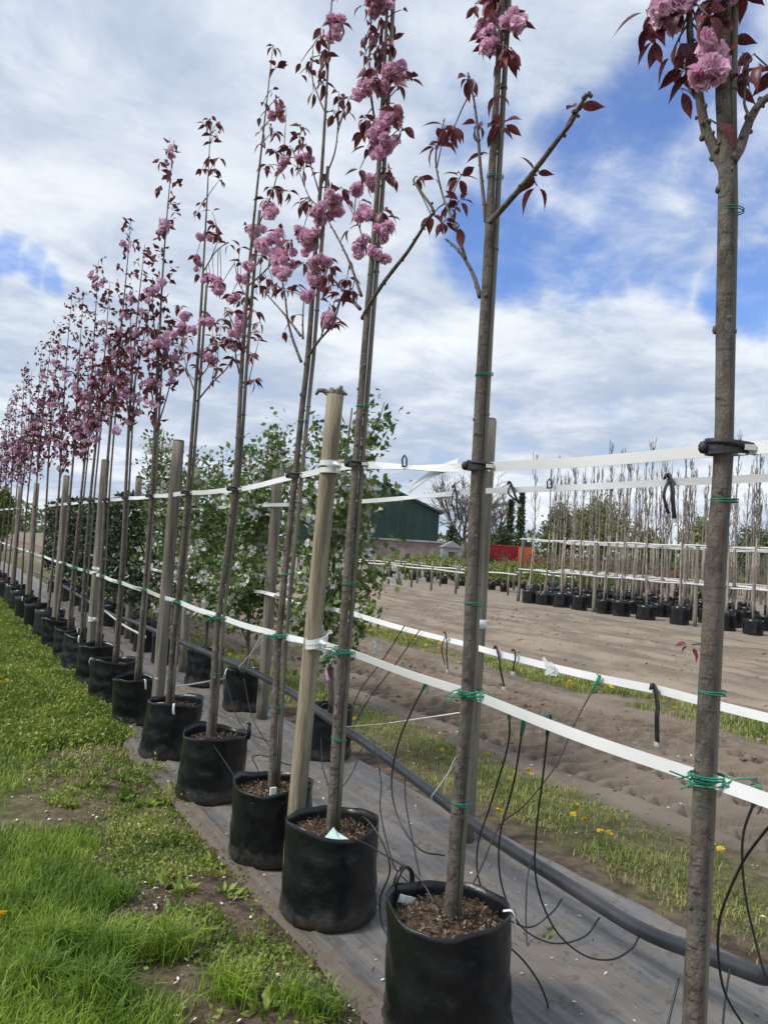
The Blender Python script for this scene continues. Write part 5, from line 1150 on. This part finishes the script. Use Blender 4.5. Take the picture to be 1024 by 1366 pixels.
# brushy brown saplings behind the far field
rg = np.random.default_rng(78); m = MB()
for k in range(420):
    x = rg.uniform(31, 44); y = rg.uniform(4, 30); h_ = rg.uniform(1.6, 2.6); m.tube([(x, y, 0), (x+rg.normal()*.08, y+rg.normal()*.08, h_*.6), (x+rg.normal()*.15, y+rg.normal()*.15, h_)], [.03, .02, .008], 4, cap=False)
    for j in range(3):
        z = rg.uniform(.6, h_); m.tube([(x, y, z), (x+rg.normal()*.2, y+rg.normal()*.2, z+.4)], [.012, .004], 3, cap=False)
o = m.build('sapling_thicket', MT['bare_twig']); tag(o, 'brown thicket of whips behind the far bare saplings', 'thicket', kind='stuff')

# ------------------------------------------------------------------ grass, weeds, petals, dandelions
def blades(P, length, width, rg, bend=0.5):
    n = len(P); a = rg.random(n)*6.283; d = np.stack([np.cos(a), np.sin(a), np.zeros(n)], 1); s = np.stack([-np.sin(a), np.cos(a), np.zeros(n)], 1)
    L = (length*rg.uniform(.5, 1.3, n))[:, None]; b = (bend*rg.uniform(.2, 1.3, n))[:, None]; w = (width*rg.uniform(.7, 1.3, n))[:, None]
    up = np.array([[0, 0, 1.0]])
    m1 = P+up*L*.55+d*L*b*.22; tip = P+up*L*(.95-.35*np.minimum(b, 1.2))+d*L*b*.75
    V = np.stack([P-s*w, P+s*w, m1+s*w*.8, m1-s*w*.8, tip], 1).reshape(-1, 3); i = np.arange(n)*5
    return V, np.concatenate([np.stack([i, i+1, i+2], 1), np.stack([i, i+2, i+3], 1), np.stack([i+3, i+2, i+4], 1)])
def scatter(x0, x1, y0, y1, n, dens, rg):
    P = np.stack([rg.uniform(x0, x1, n), rg.uniform(y0, y1, n)], 1); k = rg.random(n) < dens(P[:, 0], P[:, 1]); P = P[k]
    return np.concatenate([P, height(P[:, 0], P[:, 1])[:, None]-.004], 1)
rg = np.random.default_rng(21); parts = []
edge = lambda y: 0.66+0.22*(vnoise(y*1.7, y*0+4.4)-.5)*2+0.10*sstep(y, 3.0, 2.4)-0.0*y
lush = lambda x, y: 1-sstep(x+0.28*(fbm(x*3.1, y*3.1)-.47)*2, edge(y)-.16, edge(y)+.06)
parts.append(blades(scatter(0.15, 1.15, 1.7, 4.2, 34000, lush, rg), .10, .0022, rg, .75))
parts.append(blades(scatter(-1.6, 0.15, 1.0, 4.2, 14000, lush, rg), .10, .003, rg, .7))
parts.append(blades(scatter(-1.2, 1.2, 4.2, 8, 30000, lush, rg), .085, .0032, rg, .7))
parts.append(blades(scatter(-2, 1.2, 8, 20, 34000, lush, rg), .085, .005, rg, .6))
parts.append(blades(scatter(-6, 1.0, 12, 34, 16000, lush, rg), .11, .010, rg, .6))
# tall tussocks
for cx, cy, n, L in ((.72, 2.95, 420, .16), (.92, 2.92, 320, .15), (.62, 2.75, 420, .15), (1.02, 2.55, 260, .13), (1.2, 2.42, 220, .12), (.55, 3.1, 400, .15), (.45, 2.9, 380, .15), (.8, 3.4, 200, .11), (1.28, 2.35, 160, .1)):
    P = np.stack([rg.normal(cx, .045, n), rg.normal(cy, .045, n), np.zeros(n)], 1); P[:, 2] = height(P[:, 0], P[:, 1]); parts.append(blades(P, L, .0022, rg, 1.0))
V, F = cat_mesh(parts); o = link_mesh('lawn_grass', raw_mesh('lawn_grass', V, F, MT['grass'], False)); tag(o, 'lush green grass at the bottom left beside the weedy strip', 'grass', kind='stuff')
# weedy strip between lawn and cloth
rg = np.random.default_rng(22); parts = []
weedy = lambda x, y: sstep(fbm(x*4.6+3, y*3.3+1, 4), .465, .53)*sstep(x, .5, .75)*(1-sstep(x, 1.30, 1.42))
sparse = lambda x, y: .35*sstep(fbm(x*4+13, y*3+1, 4), .38, .55)*sstep(x, .5, .75)*(1-sstep(x, 1.34, 1.45))
parts.append(blades(scatter(.5, 1.45, 1.9, 5, 15000, weedy, rg), .035, .0020, rg, 1.1))
Pq = np.stack([rg.normal(1.18, .12, 5200), rg.normal(4.45, .22, 5200), np.zeros(5200)], 1); Pq[:, 2] = height(Pq[:, 0], Pq[:, 1]); Pq = Pq[Pq[:, 0] < 1.4]; parts.append(blades(Pq, .02, .0018, rg, 1.2))
parts.append(blades(scatter(.5, 1.45, 1.9, 6, 9000, sparse, rg), .03, .0018, rg, 1.2))
parts.append(blades(scatter(.1, 1.1, 1.8, 6, 9000, lambda x, y: lush(x, y)*.5, rg), .085, .0022, rg, 1.2))
parts.append(blades(scatter(.5, 1.45, 5, 20, 30000, lambda x, y: np.maximum(weedy(x, y), .2+.7*sstep(fbm(x*2.5+2, y*1.2, 3), .32, .44)), rg), .055, .0038, rg, .9))
V, F = cat_mesh(parts); o = link_mesh('strip_grass', raw_mesh('strip_grass', V, F, MT['grass_dry'], False)); tag(o, 'thin yellowish grass on the weedy soil strip', 'grass', kind='stuff')
rg = np.random.default_rng(23); parts = []
Pw = scatter(.6, 1.47, 1.9, 7, 3600, lambda x, y: np.maximum(weedy(x, y), .5*sstep(vnoise(x*9, y*4), .55, .7)*sstep(x, 1.25, 1.36)), rg); Pw = np.repeat(Pw, 7, 0)+rg.normal(size=(len(Pw)*7, 3))*np.array([.022, .022, .008])+np.array([0, 0, .02])
parts.append(leaf_cloud(Pw, .020, rg, -.5, .6))
for k in range(46):      # broadleaf rosettes along the cloth edge
    cx, cy = rg.uniform(.75, 1.40), rg.uniform(2.2, 9); n = 22; a = rg.random(n)*6.283; q = rg.uniform(.0, .03, n)
    Pz = np.stack([cx+q*np.cos(a), cy+q*np.sin(a), height(cx+q*np.cos(a), cy+q*np.sin(a))+.008], 1); parts.append(leaf_cloud(Pz, .055, rg, -.25, .42, np.stack([np.cos(a), np.sin(a), .3+0*a], 1)*1.6)); Pw2 = scatter(.7, 1.45, 6, 18, 3200, lambda x, y: .8+0*x, rg); Pw2 = np.repeat(Pw2, 6, 0)+rg.normal(size=(len(Pw2)*6, 3))*np.array([.05, .05, .02])+np.array([0, 0, .03]); parts.append(leaf_cloud(Pw2, .032, rg, -.5, .5))
Pe = np.concatenate([np.stack([rg.normal(c, .05, 160), rg.normal(d, .07, 160), rg.uniform(.01, .09, 160)], 1) for c, d in ((1.40, 5.1), (1.38, 6.3), (1.44, 7.2), (1.36, 8.5), (1.42, 4.6))]); parts.append(leaf_cloud(Pe, .03, rg, -.4, .4))
Pm = np.concatenate([np.stack([rg.normal(c, .02, 26), rg.normal(d, .02, 26), rg.uniform(.02, .04, 26)], 1) for c, d in ((2.05, 2.85), (2.0, 2.68), (1.95, 3.35), (2.35, 2.4))]); parts.append(leaf_cloud(Pm, .025, rg, -.3, .4))
V, F = cat_mesh(parts); o = link_mesh('small_weeds', raw_mesh('small_weeds', V, F, MT['weed'], False)); tag(o, 'low leafy weeds creeping over the soil strip', 'weeds', kind='stuff')
# back grass strips
rg = np.random.default_rng(24); parts = []
g2 = lambda x, y: sstep(x+.5*(fbm(x*1.5, y*1.5)-.47), 2.98, 3.25)*(1-sstep(x+.5*(fbm(x*1.1+5, y*1.1)-.47), 3.75, 4.05))*(.25+.75*sstep(fbm(x*2.4+8, y*2.2), .36, .48))
parts.append(blades(scatter(2.9, 4.3, 1.3, 7, 34000, g2, rg), .042, .0026, rg, 1.3)); parts.append(blades(scatter(2.9, 4.2, 1.3, 7, 9000, lambda x, y: g2(x, y)*sstep(fbm(x*3+4, y*3), .48, .56), rg), .085, .003, rg, 1.0)); parts.append(blades(scatter(2.9, 4.3, 7, 26, 36000, g2, rg), .08, .006, rg, .8))
g3 = lambda x, y: sstep(x, 6.7, 6.95)*(1-sstep(x, 7.45, 7.75))*sstep(fbm(x*1.0+2, y*.8+4), .36, .52)
parts.append(blades(scatter(6.6, 7.8, 3, 20, 40000, g3, rg), .08, .005, rg, .8))
V, F = cat_mesh(parts); o = link_mesh('verge_grass', raw_mesh('verge_grass', V, F, MT['grass_dry'], False)); tag(o, 'patchy grass along the far edge of the cloth and between the tracks', 'grass', kind='stuff')
# pale chips and fallen petals
rg = np.random.default_rng(25); parts = []
def flecks(P, size):
    n = len(P); a = rg.random(n)*6.283; e = np.stack([np.cos(a), np.sin(a), rg.normal(0, .25, n)], 1); f = np.stack([-np.sin(a), np.cos(a), rg.normal(0, .25, n)], 1); L = (size*rg.uniform(.4, 1.3, n))[:, None]
    up = np.array([[0, 0, .3]]); V = np.stack([P-e*L, P+f*L*.5+up*L*.4, P+e*L, P-f*L*.5+up*L*.4], 1).reshape(-1, 3); i = np.arange(n)*4
    return V, np.concatenate([np.stack([i, i+1, i+2], 1), np.stack([i, i+2, i+3], 1)])
P = scatter(.55, 1.4, 1.9, 8, 2600, lambda x, y: .2+.8*np.exp(-((x-.9)/.12)**2-((y-3.4)/.35)**2), rg); P[:, 2] += .014; parts.append(flecks(P, .011))
P = scatter(1.42, 2.84, 1.2, 12, 620, lambda x, y: .8+0*x, rg); P[:, 2] = cloth_z(P[:, 0], P[:, 1])+.004; parts.append(flecks(P, .009))
P = scatter(2.9, 7.5, 1.5, 9, 500, lambda x, y: .5+0*x, rg); P[:, 2] += .02; parts.append(flecks(P, .012))
V, F = cat_mesh(parts); o = link_mesh('fallen_petals', raw_mesh('fallen_petals', V, F, MT['white_fleck'], False)); tag(o, 'pale fallen petals and bark flecks on cloth and soil', 'petals', kind='stuff')
rg = np.random.default_rng(26)
P = np.concatenate([np.stack([rg.normal(.92, .13, 700), rg.normal(3.4, .4, 700), np.zeros(700)], 1), np.stack([rg.uniform(.7, 1.4, 900), rg.uniform(2, 5.5, 900), np.zeros(900)], 1)]); P[:, 2] = height(P[:, 0], P[:, 1])+.006
Pc = scatter(1.42, 2.84, 1.2, 8, 700, lambda x, y: sstep(vnoise(x*4, y*2), .35, .8), rg); Pc[:, 2] = cloth_z(Pc[:, 0], Pc[:, 1])+.004; P = np.concatenate([P, Pc])
V, F = leaf_cloud(P, .024, rg, .0, .35); o = link_mesh('bark_mulch', raw_mesh('bark_mulch', V, F, MT['chip'], False)); tag(o, 'brown bark mulch scattered on the soil strip', 'mulch', kind='stuff')
# pebbles and clods on the track
rg = np.random.default_rng(27); m = MB()
for k in range(4200):
    x, y = 3.9+11.8*rg.random()**1.5, rg.uniform(2.2, 18); r = rg.uniform(.004, .016)*(1+.05*y)*(1.6 if rg.random() < .06 else .8); m.blob((x, y, float(height(x, y))+r*.2), r, 5, 3, (1, 1.2, .6), .3)
o = m.build('soil_clods', M('clod', (0.12, 0.092, 0.072), (0.31, 0.25, 0.2), 2, .95, 0, island=.5)); tag(o, 'small clods and stones on the dirt track', 'clods', kind='stuff')
# dandelions
def dandelion_mesh():
    V, F = pompon_cloud(np.zeros((1, 3)), 1.0, np.random.default_rng(4), 26); V = V.copy(); V[:, 2] *= .45; return raw_mesh('flower_head', V, F, MT['yellow'], False)
DH = dandelion_mesh(); st_ = MB().tube([(0, 0, -.004), (.004, 0, .04), (0, 0, .085)], .0022, 4); DS = raw_mesh('stem', st_.V, st_.F, MT['weed'])
spots = [onz(px, py, .07) for px, py in ((770, 1080), (764, 1090), (800, 1113), (812, 1115), (778, 1098), (590, 1002), (665, 1085), (950, 1130), (960, 1136), (10, 912), (2, 914), (2, 1224), (636, 955), (705, 1028))]
rg = np.random.default_rng(28)
spots += [np.array([rg.uniform(6.75, 7.6), rg.uniform(4.2, 12), .06]) for k in range(46)]+[np.array([rg.uniform(3.1, 3.9), rg.uniform(3, 12), .06]) for k in range(16)]
for k, p in enumerate(spots):
    far = p[0] > 6
    e = empty('dandelion', (p[0], p[1], float(height(p[0], p[1])))); e.rotation_euler = (0, 0, k)
    tag(e, 'small yellow dandelion in the far grass strip between the dirt tracks' if far else ('yellow dandelion in the lawn at the left edge' if p[0] < 1.5 else 'yellow dandelion in the grass beside the ground cloth'), 'dandelion', 'dandelions between the tracks' if far else ('dandelions in the lawn' if p[0] < 1.5 else 'dandelions beside the cloth'))
    link_mesh('stem', DS, e); h_ = link_mesh('flower_head', DH, e, (0, 0, .088)); s = .019 if not far else .026; h_.scale = (s, s, s); h_.rotation_euler = (rnd.uniform(-.5, .5), rnd.uniform(-.5, .5), 0)
print('objects', len(bpy.data.objects), 'tris', sum(len(o.data.loop_triangles) if False else len(o.data.polygons) for o in bpy.data.objects if o.type == 'MESH'))
